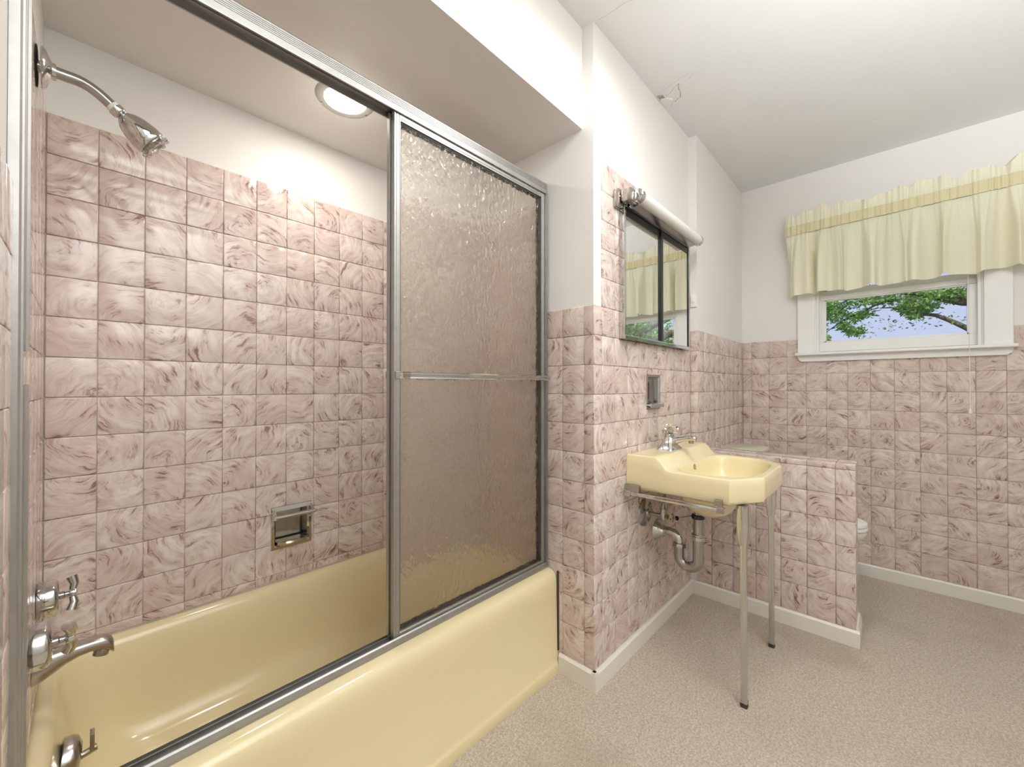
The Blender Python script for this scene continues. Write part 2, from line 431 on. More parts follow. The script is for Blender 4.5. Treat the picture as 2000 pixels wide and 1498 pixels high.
SOAP = (0.508, 0.627, 0.540, 0.676)
wb = struct('wall_back', slab_hole('y', YB+TP, YB+.14, X0-.02, X1+.02, 0, ZC, [SOAP]), 'wall_paint', 'white wall behind the tub, pink swirled tiles below')
rows_tub = [0.405] + [ZR+2*PR + k*PR for k in range(0, 14)]
tile_face(wb, '-y', YB, edges(X0, X1, CP), rows_tub, [SOAP])
wl = struct('wall_left', MB().box((XF, 0.70, 0), (X0-TP, YB+.14, ZC)), 'wall_paint', 'wall carrying the tub faucet and shower arm')
ynear = edges(0.70, YB, CP, YB)
tile_face(wl, '+x', X0, ynear, [0.405] + [ZR+2*PR+k*PR for k in range(14)], only=lambda a, b, c, d: a > 0.98)
tile_face(wl, '+x', X0, ynear, [BB] + [ZR+k*PR for k in range(0, 12)], only=lambda a, b, c, d: b < 1.08 and a > 0.74)
we = struct('wall_tub_end', MB().box((X1+TP, YM+TP, 0), (X1+.11, YB+.14, ZC)), 'wall_paint', 'short wall at the far end of the tub')
yend = [YM, 0.872, 0.975] + [0.975+CP*k for k in range(1, 8) if 0.975+CP*k < YB-.03] + [YB]
tile_face(we, '-x', X1, [v for v in yend if v < 1.08], [BB] + [ZR+k*PR for k in range(0, 12)])
tile_face(we, '-x', X1, [v for v in yend if v > 1.07], rows_tub)
NICHE = (1.797, 1.917, 1.060, 1.196)
wv = struct('wall_vanity', slab_hole('y', YM+TP, YM+.14, X1+.11, X2+.02, 0, ZC, [NICHE]), 'wall_paint', 'white wall with the mirror cabinet above the sink')
MO = 1.397
xv = [X1, MO] + [MO+CP*k for k in range(1, 10)] + [X2]
tile_face(wv, '-y', YM, xv, [BB] + [ZR+k*PR for k in range(0, 12)], [NICHE])
tile_face(wv, '-y', YM, xv[1:], [ZR+k*PR for k in range(11, 17)])
ws = struct('wall_toilet', MB().box((X2+TP, YS+TP, 0), (X3+.02, YM+.14, ZC)), 'wall_paint', 'stepped-out white wall behind the toilet')
tile_face(ws, '-x', X2, [YS, YM], [ZR+k*PR for k in range(5, 12)])
tile_face(ws, '-y', YS, edges(X2, X3, CP), [BB] + [ZR+k*PR for k in range(0, 12)])
WIN = (-0.365, 0.368, 1.372, 2.20)      # opening in the window wall: y, z
ww = struct('wall_window', slab_hole('x', X3+TP, X3+.14, YR-.02, YS+.02, 0, ZC, [WIN]), 'wall_paint', 'white wall with the valanced window over pink tiles')
FO = 0.7288
CAS = (-0.459, 0.455, 1.318, 2.29)
tile_face(ww, '-x', X3, [v for v in edges(-1.05, YS, FP, FO)], [BB] + [ZR+k*PR for k in range(0, 12)], [(-0.452, 0.448, 1.322, 2.3)])
struct('wall_right', MB().box((XF-.12, YR-.12, 0), (X3+.14, YR, ZC)), 'wall_paint', 'plain white side wall')
struct('wall_front', MB().box((XF-.12, YR, 0), (XF, YB+.14, ZC)), 'wall_paint', 'plain white wall facing the window')

# half wall (partition)
hw = struct('wall_partition', MB().box((XH+TP, HE+TP, 0), (XH+HT-TP, YM+TP, 0.797)), 'grout', 'low pink tiled half wall between sink and toilet')
HO = 0.6123
ys_h = [HE] + [HO-FP*k for k in range(4, -1, -1)] + [HO+FP, YM]
zs_h = [BB] + [ZR+k*PR for k in range(0, 6)] + [0.803]
tile_face(hw, '-x', XH, ys_h, zs_h)
tile_face(hw, '+x', XH+HT, [HE] + [HO-FP*k for k in range(4, -1, -1)] + [HO+FP, YS], zs_h)
tile_face(hw, '-y', HE, [XH, XH+HT/2, XH+HT], zs_h)
for i in range(len(ys_h)-1):           # cap tiles on top
    a, b = ys_h[i], ys_h[i+1]
    for c, d in ((XH, XH+HT/2), (XH+HT/2, XH+HT)):
        put_tile(hw, ((c+d)/2, (a+b)/2, 0.8035), (-PI/2, 0, 0), d-c, b-a)

# dropped tub ceiling with its bulkhead face
zf = lambda x: 2.168 + (1.336 - x)*0.012
struct('ceiling_tub', MB().loft([[(X0-.02, YHD, zf(X0)), (X0-.02, YHD, ZC+.01), (X0-.02, YB+.02, ZC+.01), (X0-.02, YB+.02, ZT)],
                                 [(X1+.02, YHD, zf(X1)), (X1+.02, YHD, ZC+.01), (X1+.02, YB+.02, ZC+.01), (X1+.02, YB+.02, ZT)]]), 'wall_paint', 'dropped ceiling and bulkhead over the tub')

# baseboards
def base_profile(d): return [(0, 0), (d, 0), (d, BB-.008), (d*0.55, BB-.001), (0, BB)]
def baseboard(name, mb, label): return struct(name, mb, 'base_paint', label)
D = 0.013
baseboard('baseboard_vanity', MB().prism([(YM+TP, 0), (YM-D, 0), (YM-D, BB-.008), (YM-D*.5, BB), (YM+TP, BB)], 'x', X1-D+.0008, XH), 'white baseboard under the vanity wall')
baseboard('baseboard_tub_end', MB().prism([(X1+TP, 0), (X1-D, 0), (X1-D, BB-.008), (X1-D*.5, BB), (X1+TP, BB)], 'y', YM-D+.0004, 0.986), 'short white baseboard beside the tub')
baseboard('baseboard_window', MB().prism([(X3+TP, 0), (X3-D, 0), (X3-D, BB-.008), (X3-D*.5, BB), (X3+TP, BB)], 'y', YR, YS), 'white baseboard under the window wall')
pb = MB().prism([(XH+TP, 0), (XH-D, 0), (XH-D, BB-.008), (XH-D*.5, BB), (XH+TP, BB)], 'y', HE-D, YM-D)
pb.prism([(HE+TP, 0), (HE-D, 0), (HE-D, BB-.008), (HE-D*.5, BB+.018), (HE+TP, BB+.018)], 'x', XH+.002, XH+HT)
baseboard('baseboard_partition', pb, 'white baseboard around the half wall')
baseboard('baseboard_toilet', MB().prism([(YS+TP, 0), (YS-D, 0), (YS-D, BB-.008), (YS-D*.5, BB), (YS+TP, BB)], 'x', XH+HT, X3-D), 'white baseboard behind the toilet')

# cracks and the peeling patch in the ceiling plaster
def crack(pts, w):
    m = MB(); z = ZC-0.0006; L = []; R = []
    for i, p in enumerate(pts):
        a = Vector(pts[max(0, i-1)]); b = Vector(pts[min(len(pts)-1, i+1)]); d = (b-a).normalized(); nrm = Vector((-d.y, d.x))
        ww_ = w*0.55*(0.5+random.random()); L.append((p[0]+nrm.x*ww_, p[1]+nrm.y*ww_, z)); R.append((p[0]-nrm.x*ww_, p[1]-nrm.y*ww_, z))
    n = len(pts); m.add(L+R, [(i, i+1, n+i+1, n+i) for i in range(n-1)])
    m.add([(x, y, z+0.002) for x, y, _ in L+R], [(i, i+1, n+i+1, n+i) for i in range(n-1)]); return m
def jag(a, b, n, amp):
    return [(a[0]+(b[0]-a[0])*i/n + random.uniform(-amp, amp)*(0 < i < n), a[1]+(b[1]-a[1])*i/n + random.uniform(-amp, amp)*(0 < i < n)) for i in range(n+1)]
for a, b, n, w, mt in (((1.352, .815), (1.358, .745), 5, .0010, 'crack_grey'), ((1.358, .745), (1.372, .62), 8, .0010, 'crack_grey'),
                       ((1.895, .81), (1.87, .72), 6, .0009, 'crack_grey'), ((1.87, .72), (1.86, .66), 5, .0008, 'crack_grey'),
                       ((1.945, .80), (1.90, .735), 5, .0016, 'crack_grey'), ((1.90, .735), (1.895, .715), 3, .0022, 'peel_brown'), ((1.895, .715), (1.985, .742), 5, .0028, 'peel_brown'),
                       ((1.985, .742), (2.005, .775), 4, .0030, 'peel_brown'), ((2.02, .80), (1.99, .77), 4, .0014, 'crack_grey'), ((1.90, .69), (1.87, .62), 5, .0008, 'crack_grey')):
    crack(jag(a, b, n, .004), w).build('crack', mt, ceil_o)
fl = MB(); fp = [(1.93, .818), (1.945, .795), (1.975, .775), (2.0, .79), (1.985, .815), (1.95, .822)]
fl.loft([[(x, y, ZC-.0025-.004*random.random()) for x, y in fp], [(x, y, ZC+.0005) for x, y in fp]]); fl.build('peeling_flake', 'ceiling_paint', ceil_o)
fl = MB(); fp = [(1.90, .822), (1.915, .80), (1.945, .80), (1.94, .823)]
fl.loft([[(x, y, ZC-.002-.003*random.random()) for x, y in fp], [(x, y, ZC+.0005) for x, y in fp]]); fl.build('peeling_flake', 'peel_brown', ceil_o)

# ------------------------------------------------------------------ window
wn = tag(bpy.data.objects.new('window_1', None), 'white sash window under a cream valance', None, None, 'structure'); COL.objects.link(wn)
y0, y1, z0, z1 = WIN; c0, c1, cz0, cz1 = CAS
fx = X3-0.016
part(wn, 'side_casing', MB().box((fx, c0, z0), (X3+TP, y0+.006, cz1-.09), .003), 'white_gloss')
part(wn, 'side_casing', MB().box((fx, y1-.006, z0), (X3+TP, c1, cz1-.09), .003), 'white_gloss')
part(wn, 'head_casing', MB().box((fx-.002, c0, cz1-.0905), (X3+TP, c1, cz1), .003), 'white_gloss')
part(wn, 'stool', MB().box((X3-.05, c0-.012, z0-.016), (X3+.05, c1+.012, z0+.002), .006), 'white_gloss', 40)
ap = [(c0, z0-.016), (c0, cz0+.03), (c0+.006, cz0+.012), (c0+.022, cz0), (c1-.022, cz0), (c1-.006, cz0+.012), (c1, cz0+.03), (c1, z0-.016)]
part(wn, 'apron', MB().prism(ap, 'x', fx, X3+TP), 'white_gloss')
jb = MB(); jb.box((X3, y0-.001, z0), (X3+.14, y0+.012, z1)); part(wn, 'jamb', jb, 'white_gloss')
jb = MB(); jb.box((X3, y1-.012, z0), (X3+.14, y1+.001, z1)); part(wn, 'jamb', jb, 'white_gloss')
part(wn, 'jamb_stop', MB().box((X3+.004, y0+.012, z0), (X3+.03, y0+.026, z1), .002), 'white_gloss')
part(wn, 'jamb_stop', MB().box((X3+.004, y1-.026, z0), (X3+.03, y1-.012, z1), .002), 'white_gloss')
part(wn, 'head_jamb', MB().box((X3, y0, z1-.012), (X3+.14, y1, z1+.001)), 'white_gloss')
part(wn, 'outer_sill', MB().box((X3+.03, y0, z0-.02), (X3+.19, y1, z0+.006)), 'white_gloss')
def sash(name, xa, za, zb, yo):
    ya, yb_ = y0+yo, y1-yo; w = 0.040
    s = part(wn, name, MB().box((xa, ya, za), (xa+.028, yb_, za+.062), .003), 'white_gloss')
    sub(s, 'stile', MB().box((xa, ya, za+.062), (xa+.028, ya+w, zb-.03), .003), 'white_gloss')
    sub(s, 'stile', MB().box((xa, yb_-w, za+.062), (xa+.028, yb_, zb-.03), .003), 'white_gloss')
    sub(s, 'top_rail', MB().box((xa-.002, ya, zb-.03), (xa+.028, yb_, zb), .003), 'white_gloss')
    for a, b, c, d in ((ya+w, ya+w+.006, za+.062, zb-.03), (yb_-w-.006, yb_-w, za+.062, zb-.03)):
        sub(s, 'glazing_bead', MB().box((xa+.006, a, c), (xa+.02, b, d)), 'white_gloss')
    sub(s, 'glazing_bead', MB().box((xa+.006, ya+w, za+.062), (xa+.02, yb_-w, za+.069)), 'white_gloss')
    sub(s, 'glazing_bead', MB().box((xa+.006, ya+w, zb-.037), (xa+.02, yb_-w, zb-.03)), 'white_gloss')
    sub(s, 'pane', MB().box((xa+.011, ya+w, za+.062), (xa+.015, yb_-w, zb-.03)), 'clear_glass')
sash('lower_sash', X3+.034, z0+.008, z0+.373, .014)
sash('upper_sash', X3+.068, z0+.345, z1-.012, .014)

# ------------------------------------------------------------------ bathtub
def rr(xa, xb, ya, yb_, rad, z, n=7):
    out = []
    for cx, cy, a0 in ((xb-rad, yb_-rad, 0), (xa+rad, yb_-rad, PI/2), (xa+rad, ya+rad, PI), (xb-rad, ya+rad, 1.5*PI)):
        for k in range(n+1):
            a = a0 + PI/2*k/n; out.append((cx+rad*math.cos(a), cy+rad*math.sin(a), z))
    return out
tub = thing('bathtub', 'pale yellow built-in bathtub with smooth apron behind the sliding doors', 'bathtub', (0.63, 1.36, 0))
xa, xb, yk = X0-.0055, X1+.0055, YB+.0055
R = []
for z, yf, rad, e in ((0.0, .985, .006, 0), (.030, .985, .006, 0), (.036, .989, .006, 0), (.044, .996, .006, 0), (.30, 1.000, .006, 0), (.355, 1.001, .008, 0), (.378, 1.006, .010, 0), (.391, 1.016, .012, 0.001), (.398, 1.030, .016, .002), (.401, 1.046, .02, .004)):
    R.append(rr(xa+e, xb-e, yf, yk-e, rad, z))
R.append(rr(xa+.012, xb-.03, 1.085, yk-.010, .05, .4015))
R.append(rr(xa+.026, xb-.055, 1.112, yk-.020, .075, .399))
R.append(rr(xa+.034, xb-.066, 1.124, yk-.030, .085, .391))
R.append(rr(xa+.040, xb-.075, 1.132, yk-.038, .09, .375))
R.append(rr(xa+.052, xb-.105, 1.142, yk-.050, .10, .30))
R.append(rr(xa+.072, xb-.17, 1.155, yk-.066, .11, .18))
R.append(rr(xa+.090, xb-.22, 1.17, yk-.080, .12, .125))
R.append(rr(xa+.13, xb-.28, 1.20, yk-.115, .12, .095))
R.append(rr(xa+.22, xb-.38, 1.28, yk-.19, .09, .086))
part(tub, 'shell', MB().loft(R, True, True), 'porcelain_yellow', 50)
part(tub, 'caulk_bead', MB().box((X1-.006, .992, .08), (X1-.0004, 1.0, .40)), 'rubber')
ov = (-0.029, 1.37, 0.305)
op = part(tub, 'overflow_plate', MB().lathe([(.002, -.004), (.046, -.004), (.048, .010), (.044, .020), (.030, .028), (.004, .030)], ov, (1, 0, -.18), 24), 'nickel', 40, 'worn metal overflow plate with a trip lever')
sub(op, 'lever_post', MB().tube([(ov[0]+.022, ov[1]-.005, ov[2]-.004), (ov[0]+.056, ov[1]-.005, ov[2]+.004)], .0075, 14), 'nickel', 40)
sub(op, 'lever', MB().box((ov[0]+.044, ov[1]-.016, ov[2]+.004), (ov[0]+.052, ov[1]+.008, ov[2]+.044), .002), 'nickel')
part(tub, 'drain', MB().lathe([(.001, 0), (.032, 0), (.030, .005), (.012, .003), (.001, .003)], (.28, 1.4, .0865), (0, 0, 1), 20), 'chrome', 40)

# ------------------------------------------------------------------ shower door frame and panels
sd = thing('shower_door_frame', 'brushed aluminium header, track and jambs around the tub opening', 'door frame', (0.63, 1.07, 0.40))
YF = 1.0524
zh0, zh1 = 1.963, 2.009
prof = [(YF+.004, zh0)]
prof += [(YF+.0006, zh0), (YF, zh0+.002)]
zz = zh0+.016
prof += [(YF, zz)]
for k in range(5):
    prof += [(YF+.0014, zz+.0008), (YF+.0014, zz+.0026), (YF, zz+.0034), (YF, zz+.0046)]; zz += .0046
prof += [(YF, zh1-.004), (YF+.003, zh1), (YF+.043, zh1), (YF+.046, zh1-.003), (YF+.046, zh0-.004), (YF+.042, zh0-.004), (YF+.042, zh0+.012),
         (YF+.0255, zh0+.012), (YF+.0255, zh0+.008), (YF+.0225, zh0+.008), (YF+.0225, zh0+.012), (YF+.004, zh0+.012)]
part(sd, 'header_rail', MB().prism(prof, 'x', X0+.0006, X1-.0006), 'aluminium')
zt0 = .4018
tp = [(YF-.006, zt0), (YF-.006, zt0+.006), (YF-.003, zt0+.017), (YF+.001, zt0+.020), (YF+.004, zt0+.020), (YF+.004, zt0+.004), (YF+.0225, zt0+.004), (YF+.0225, zt0+.019), (YF+.0255, zt0+.019), (YF+.0255, zt0+.004), (YF+.041, zt0+.004), (YF+.041, zt0+.016), (YF+.046, zt0+.012), (YF+.047, zt0)]
part(sd, 'bottom_track', MB().prism(tp, 'x', X0+.0006, X1-.0006), 'aluminium')
jp = lambda x, s: [(x, YF-.004), (x+s*.012, YF-.004), (x+s*.012, YF+.004), (x+s*.008, YF+.004), (x+s*.008, YF+.020), (x+s*.012, YF+.021), (x+s*.012, YF+.026), (x+s*.008, YF+.027), (x+s*.008, YF+.042), (x+s*.012, YF+.042), (x+s*.012, YF+.047), (x, YF+.047)]
part(sd, 'jamb', MB().prism(jp(X1-.0006, -1), 'z', zt0+.020, zh0+.002), 'aluminium')
nj = [(X0-.0055, YF-.085), (X0+.006, YF-.085), (X0+.006, YF-.045), (X0+.0085, YF-.044), (X0+.0085, YF-.036), (X0+.006, YF-.035), (X0+.006, YF-.012), (X0+.0085, YF-.010), (X0+.0085, YF+.002), (X0+.006, YF+.004), (X0+.006, YF+.036), (X0+.010, YF+.038), (X0+.010, YF+.046), (X0-.0055, YF+.047)]
njn = [(X0-.0055, YF-.085), (X0+.006, YF-.085), (X0+.006, YF-.045), (X0+.0085, YF-.044), (X0+.0085, YF-.036), (X0+.006, YF-.035), (X0+.0005, YF-.030), (X0-.0055, YF-.030)]
jm = MB().prism(nj, 'z', zt0+.020, 1.158); jm.prism(njn, 'z', 1.158, 1.216); jm.prism(nj, 'z', 1.216, zh0+.002)
part(sd, 'jamb', jm, 'aluminium')

def panel(label, xa, xb, ya, out):
    t = thing('shower_door_panel', label, 'shower door', ((xa+xb)/2, ya+.007, zt0+.006), 'sliding shower door panels')
    d = .014; w = .020; za, zb = zt0+.007, zh0+.004
    def bar(lo, hi, ax):
        m = MB(); yo = ya
        if ax == 'z':
            p = [(lo[0], yo), (lo[0]+.004, yo), (lo[0]+.005, yo+.0012), (lo[0]+.007, yo+.0012), (lo[0]+.008, yo), (hi[0]-.006, yo), (hi[0]-.005, yo+.0012), (hi[0]-.003, yo+.0012), (hi[0]-.002, yo), (hi[0], yo), (hi[0], yo+d), (lo[0], yo+d)]
            return m.prism(p, 'z', lo[1], hi[1])
        p = [(yo, lo[1]), (yo, lo[1]+.004), (yo+.0012, lo[1]+.005), (yo+.0012, lo[1]+.007), (yo, lo[1]+.008), (yo, hi[1]-.006), (yo+.0012, hi[1]-.005), (yo+.0012, hi[1]-.003), (yo, hi[1]-.002), (yo, hi[1]), (yo+d, hi[1]), (yo+d, lo[1])]
        return m.prism(p, 'x', lo[0], hi[0])
    part(t, 'stile', bar((xa, za), (xa+w, zb), 'z'), 'aluminium'); part(t, 'stile', bar((xb-w, za), (xb, zb), 'z'), 'aluminium')
    part(t, 'bottom_rail', bar((xa+w, za), (xb-w, za+.026), 'x'), 'aluminium'); part(t, 'top_rail', bar((xa+w, zb-.024), (xb-w, zb), 'x'), 'aluminium')
    g = MB()
    for a, b, c, e in ((xa+w, xa+w+.004, za+.026, zb-.024), (xb-w-.006, xb-w, za+.026, zb-.024), (xa+w, xb-w, zb-.029, zb-.024), (xa+w, xb-w, za+.026, za+.029)):
        g.box((a, ya+.004, c), (b, ya+d-.003, e))
    part(t, 'gasket', g, 'rubber')
    gp = part(t, 'glass_pane', MB().box((xa+w, ya+.005, za+.026), (xb-w, ya+.009, zb-.024)), 'ripple_glass', None, 'rippled obscure glass')
    gp.data.materials.append(MAT['pane_back'])      # the smooth side of the pane
    for f in gp.data.polygons:
        if f.normal.y > .5: f.material_index = 1
    zt_ = 1.188; yb_ = ya-.036 if out else ya+d+.036; sgn = -1 if out else 1; y_att = ya if out else ya+d
    # grooved towel bar bowed off the stiles
    bp = []
    for k in range(7):
        a = PI/2*k/6; bp.append((xa+.004+.028*math.sin(a)*1.0, y_att+(yb_-y_att)*(1-math.cos(a))))
    path = [(xa+.004, y_att)] + bp[1:] + [(xb-.018, yb_), (xb-.002, yb_-sgn*.004)]
    prof2 = [(0, -.0095), (.0025, -.0095), (.0012, -.006), (.0025, -.0045), (.0025, -.001), (.0012, 0), (.0025, .001), (.0025, .0045), (.0012, .006), (.0025, .0095), (0, .0095)]
    rings = []
    for i, p in enumerate(path):
        a = Vector(path[max(0, i-1)]); b = Vector(path[min(len(path)-1, i+1)]); dd = (b-a).normalized(); nn = Vector((dd.y, -dd.x))*(1 if out else -1)
        rings.append([(p[0]+nn.x*q[0], p[1]+nn.y*q[0], zt_+q[1]) for q in prof2])
    tb = part(t, 'towel_bar', MB().loft(rings), 'chrome', 35)
    sub(tb, 'bracket', MB().box((xb-.016, min(y_att, yb_), zt_-.008), (xb-.006, max(y_att, yb_), zt_+.008), .002), 'chrome_worn')
    sub(tb, 'bracket', MB().box((xa+.002, min(y_att, y_att+sgn*.010), zt_-.011), (xa+.016, max(y_att, y_att+sgn*.010), zt_+.011), .001), 'nickel')
panel('rippled glass sliding door nearest the room, with a chrome towel bar', .622, 1.322, YF+.0055, True)
panel('rear rippled glass sliding door, behind the other one on the tub side', .618, 1.320, YF+.0270, False)

# ------------------------------------------------------------------ tub light
LX, LY = .63, 1.40; zl = ZT + .006
tl = thing('shower_light', 'round white flush light with a glowing lens in the tub ceiling', 'ceiling light', (LX, LY, zl))
part(tl, 'trim_ring', MB().lathe([(.072, 0), (.098, 0), (.098, -.006), (.092, -.013), (.078, -.016), (.070, -.012), (.070, -.004)], (LX, LY, zl), (0, 0, 1), 48, False), 'lamp_ring', 40)
part(tl, 'lens', MB().lathe([(.071, -.004), (.0665, -.008), (.055, -.011), (.030, -.013), (.002, -.0135)], (LX, LY, zl), (0, 0, 1), 40, True), 'lens_lit', 60)
for a in (2.3, 4.4, 0.2):
    part(tl, 'screw', MB().lathe([(.0045, 0), (.0045, -.0025), (.001, -.003)], (LX+.085*math.cos(a), LY+.085*math.sin(a), zl-.0145), (0, 0, 1), 10), 'nickel')
lamp('shower_light_glow', 'AREA', (LX, LY, zl-.018), TUB_POWER, (1.0, 0.94, 0.86), .12, tl)
lamp('shower_light_spill', 'POINT', (LX, LY, zl-.13), TUB_POWER*.15, (1.0, 0.94, 0.86), .05, tl)

# ceiling light of the room, just above the frame
cl = thing('ceiling_light', 'round frosted ceiling light over the middle of the room', 'ceiling light', (1.25, .35, ZC))
part(cl, 'canopy', MB().lathe([(.12, 0), (.12, -.02), (.10, -.03)], (1.25, .35, ZC), (0, 0, 1), 32), 'white_gloss', 40)
part(cl, 'shade', MB().lathe([(.11, -.025), (.125, -.04), (.115, -.06), (.07, -.078), (.002, -.083)], (1.25, .35, ZC), (0, 0, 1), 32), 'globe_lit', 60)
lamp('ceiling_light_glow', 'AREA', (1.22, .35, ZC-.088), CEIL_POWER, (1.0, 0.98, 0.95), .20, cl)

# ------------------------------------------------------------------ shower head, valves, spout
def bez(p, n=10):
    p = [Vector(q) for q in p]; out = []
    for i in range(n+1):
        t = i/n; a = p
        while len(a) > 1: a = [a[k].lerp(a[k+1], t) for k in range(len(a)-1)]
        out.append(a[0])
    return out
ysh = 1.36
sh = thing('shower_fixture', 'chrome shower head on a bent arm from the tiled wall', 'shower head', (X0, ysh, 1.857))
part(sh, 'pipe_hole_shade', MB().lathe([(.001, 0), (.043, 0), (.042, .0015), (.001, .0015)], (X0+.0008, ysh, 1.857), (1, 0, 0), 24), 'dark')  # dark disc painting the shade of the hole behind the loose flange
part(sh, 'flange', MB().lathe([(.043, .0), (.0435, .002), (.039, .007), (.026, .012), (.018, .016), (.0165, .022), (.0125, .022)], (X0+.008, ysh, 1.857), (1, 0.0, .0), 32), 'chrome', 40)
arm = [(X0+.002, ysh, 1.857), (-.03, ysh, 1.858)] + bez([(-.02, ysh, 1.8585), (.006, ysh, 1.859), (.022, ysh, 1.847), (.044, ysh, 1.8285)], 8)
part(sh, 'arm', MB().tube(arm, .0122, 18), 'chrome_worn', 60)
d = Vector((.062, 0, -.052)).normalized(); e0 = Vector((.044, ysh, 1.8285))
part(sh, 'thread_tape', MB().lathe([(.0126, -.001), (.0133, 0), (.0133, .006), (.0128, .007)], e0, d, 20), 'cord_white')
part(sh, 'coupling', MB().lathe([(.0125, 0), (.0155, .001), (.0158, .012), (.013, .016), (.007, .018), (.006, .022)], e0+d*.006, d, 20), 'chrome', 40)
h0 = e0 + d*.022
part(sh, 'head', MB().lathe([(.006, 0), (.016, .005), (.0245, .016), (.031, .032), (.0342, .049), (.0352, .058), (.0346, .061), (.0348, .062), (.035, .072), (.031, .076)], h0, d, 36), 'chrome', 60)
nz = part(sh, 'nozzle_face', MB().lathe([(.031, .075), (.033, .078), (.029, .084), (.016, .085), (.015, .081), (.001, .081)], h0, d, 24), 'chrome_worn', 40)
hu = d.cross(Vector((0, 1, 0))).normalized(); hv = Vector((0, 1, 0))
for k in range(9):
    a = 2*PI*k/9; c = h0 + d*.077 + (hu*math.cos(a)+hv*math.sin(a))*.0315
    sub(nz, 'grip_lobe', MB().lathe([(.002, 0), (.0055, .002), (.0055, .008), (.002, .010)], c, d, 8), 'acrylic', 40)

def valve(y, z, ang, label):
    t = thing('tub_valve', label, 'faucet handle', (X0, y, z), 'tub valve handles')
    part(t, 'escutcheon', MB().lathe([(.041, .0005), (.042, .004), (.042, .027), (.040, .032), (.034, .036), (.013, .037), (.010, .032)], (X0, y, z), (1, 0, 0), 36), 'chrome', 40)
    part(t, 'stem', MB().lathe([(.0085, .030), (.0085, .044), (.0065, .046), (.0065, .056)], (X0, y, z), (1, 0, 0), 16), 'chrome_worn', 40)
    hx = X0+.054
    h = part(t, 'handle', MB().lathe([(.006, -.002), (.010, .0), (.0115, .006), (.010, .011), (.003, .013)], (hx, y, z), (1, 0, 0), 20), 'chrome', 40)
    for s in (1, -1):
        u = Vector((0, math.cos(ang)*s, math.sin(ang)*s))
        p0 = Vector((hx+.005, y, z))
        pts = [p0+u*.006, p0+u*.022+Vector((.003, 0, 0)), p0+u*.040+Vector((-.002, 0, 0))]
        sub(h, 'wing', MB().tube(pts, [.0065, .0085, .0105], 12), 'chrome', 60)
valve(1.51, .634, PI/2-.25, 'chrome tub valve with wing handle, farther from the sliding door')
valve(1.175, .664, PI/2+.6, 'chrome tub valve with wing handle, nearer the sliding door')

ysp, zsp = 1.395, .522
sp = thing('tub_spout', 'worn silver tub spout over the yellow tub', 'tub spout', (X0, ysp, zsp))
rings = []
for x, zc, w, h in ((0, 0, .027, .032), (.012, .002, .027, .031), (.03, .008, .0255, .027), (.05, .0135, .022, .020), (.07, .0165, .020, .0155), (.09, .0175, .0195, .0145), (.105, .0165, .0195, .0155), (.117, .012, .0185, .017), (.125, .004, .016, .017), (.129, -.004, .012, .013)):
    ring = []
    for k in range(20):
        a = 2*PI*k/20; ca, sa = math.cos(a), math.sin(a)
        ring.append((X0+.0005+x, ysp+w*math.copysign(abs(ca)**.75, ca), zsp+zc+h*math.copysign(abs(sa)**.75, sa)))
    rings.append(ring)
part(sp, 'body', MB().loft(rings), 'nickel', 50)
part(sp, 'outlet', MB().lathe([(.0135, 0), (.0145, -.004), (.0145, -.018), (.011, -.019), (.010, -.008)], (X0+.111, ysp, zsp+.004), (.25, 0, 1), 20), 'nickel', 40)

# ------------------------------------------------------------------ recessed fittings
def recess(name, label, cat, x0, x1, z0, z1, plane, dep, mat, grip):
    t = thing(name, label, cat, ((x0+x1)/2, plane, z0)); o = .015; f = .0035
    fr = MB()
    outer = [(x0-o, z0-o), (x1+o, z0-o), (x1+o, z1+o), (x0-o, z1+o)]; inner = [(x0+.002, z0+.002), (x1-.002, z0+.002), (x1-.002, z1-.002), (x0+.002, z1-.002)]
    mid = [(x0-.003, z0-.003), (x1+.003, z0-.003), (x1+.003, z1+.003), (x0-.003, z1+.003)]
    fr.loft([[(x, plane+.001, z) for x, z in outer], [(x, plane-f, z) for x, z in [(x0-o+.002, z0-o+.002), (x1+o-.002, z0-o+.002), (x1+o-.002, z1+o-.002), (x0-o+.002, z1+o-.002)]],
             [(x, plane-f-.001, z) for x, z in mid], [(x, plane+.002, z) for x, z in inner]], False, False)
    part(t, 'frame', fr, mat[0], 30)
    b = MB(); i2 = [(x0+.012, z0+.008), (x1-.012, z0+.008), (x1-.012, z1-.012), (x0+.012, z1-.012)]
    b.loft([[(x, plane+.002, z) for x, z in inner], [(x, plane+dep*.8, z) for x, z in [(x0+.005, z0+.004), (x1-.005, z0+.004), (x1-.005, z1-.005), (x0+.005, z1-.005)]], [(x, plane+dep, z) for x, z in i2]], False, True)
    part(t, 'recess', b, mat[1], 50)
    return t
so = recess('soap_dish', 'recessed chrome soap dish with grab bar in the tub wall', 'soap dish', SOAP[0], SOAP[1], SOAP[2], SOAP[3], YB, .05, ('chrome', 'chrome_worn'), True)
sx0, sx1, sz0, sz1 = SOAP
zb_ = sz1-.020
part(so, 'hood', MB().loft([[(x, YB-.002, sz1+.012), (x, YB-.010, sz1+.014), (x, YB-.012, sz1-.002), (x, YB-.002, sz1-.004)] for x in (sx0-.013, sx1+.013)]), 'chrome')
part(so, 'grab_bar', MB().tube([(sx0-.006, YB-.032, zb_), (sx1+.016, YB-.032, zb_)], .0085, 16), 'chrome', 60)
for x in (sx0-.008, sx1+.008):
    part(so, 'bar_bracket', MB().loft([[(x-.005, YB-.002, sz1+.010), (x+.005, YB-.002, sz1+.010), (x+.005, YB-.002, zb_-.022), (x-.005, YB-.002, zb_-.022)], [(x-.005, YB-.036, zb_+.008), (x+.005, YB-.036, zb_+.008), (x+.005, YB-.036, zb_-.008), (x-.005, YB-.036, zb_-.008)]]), 'chrome')
rings = []
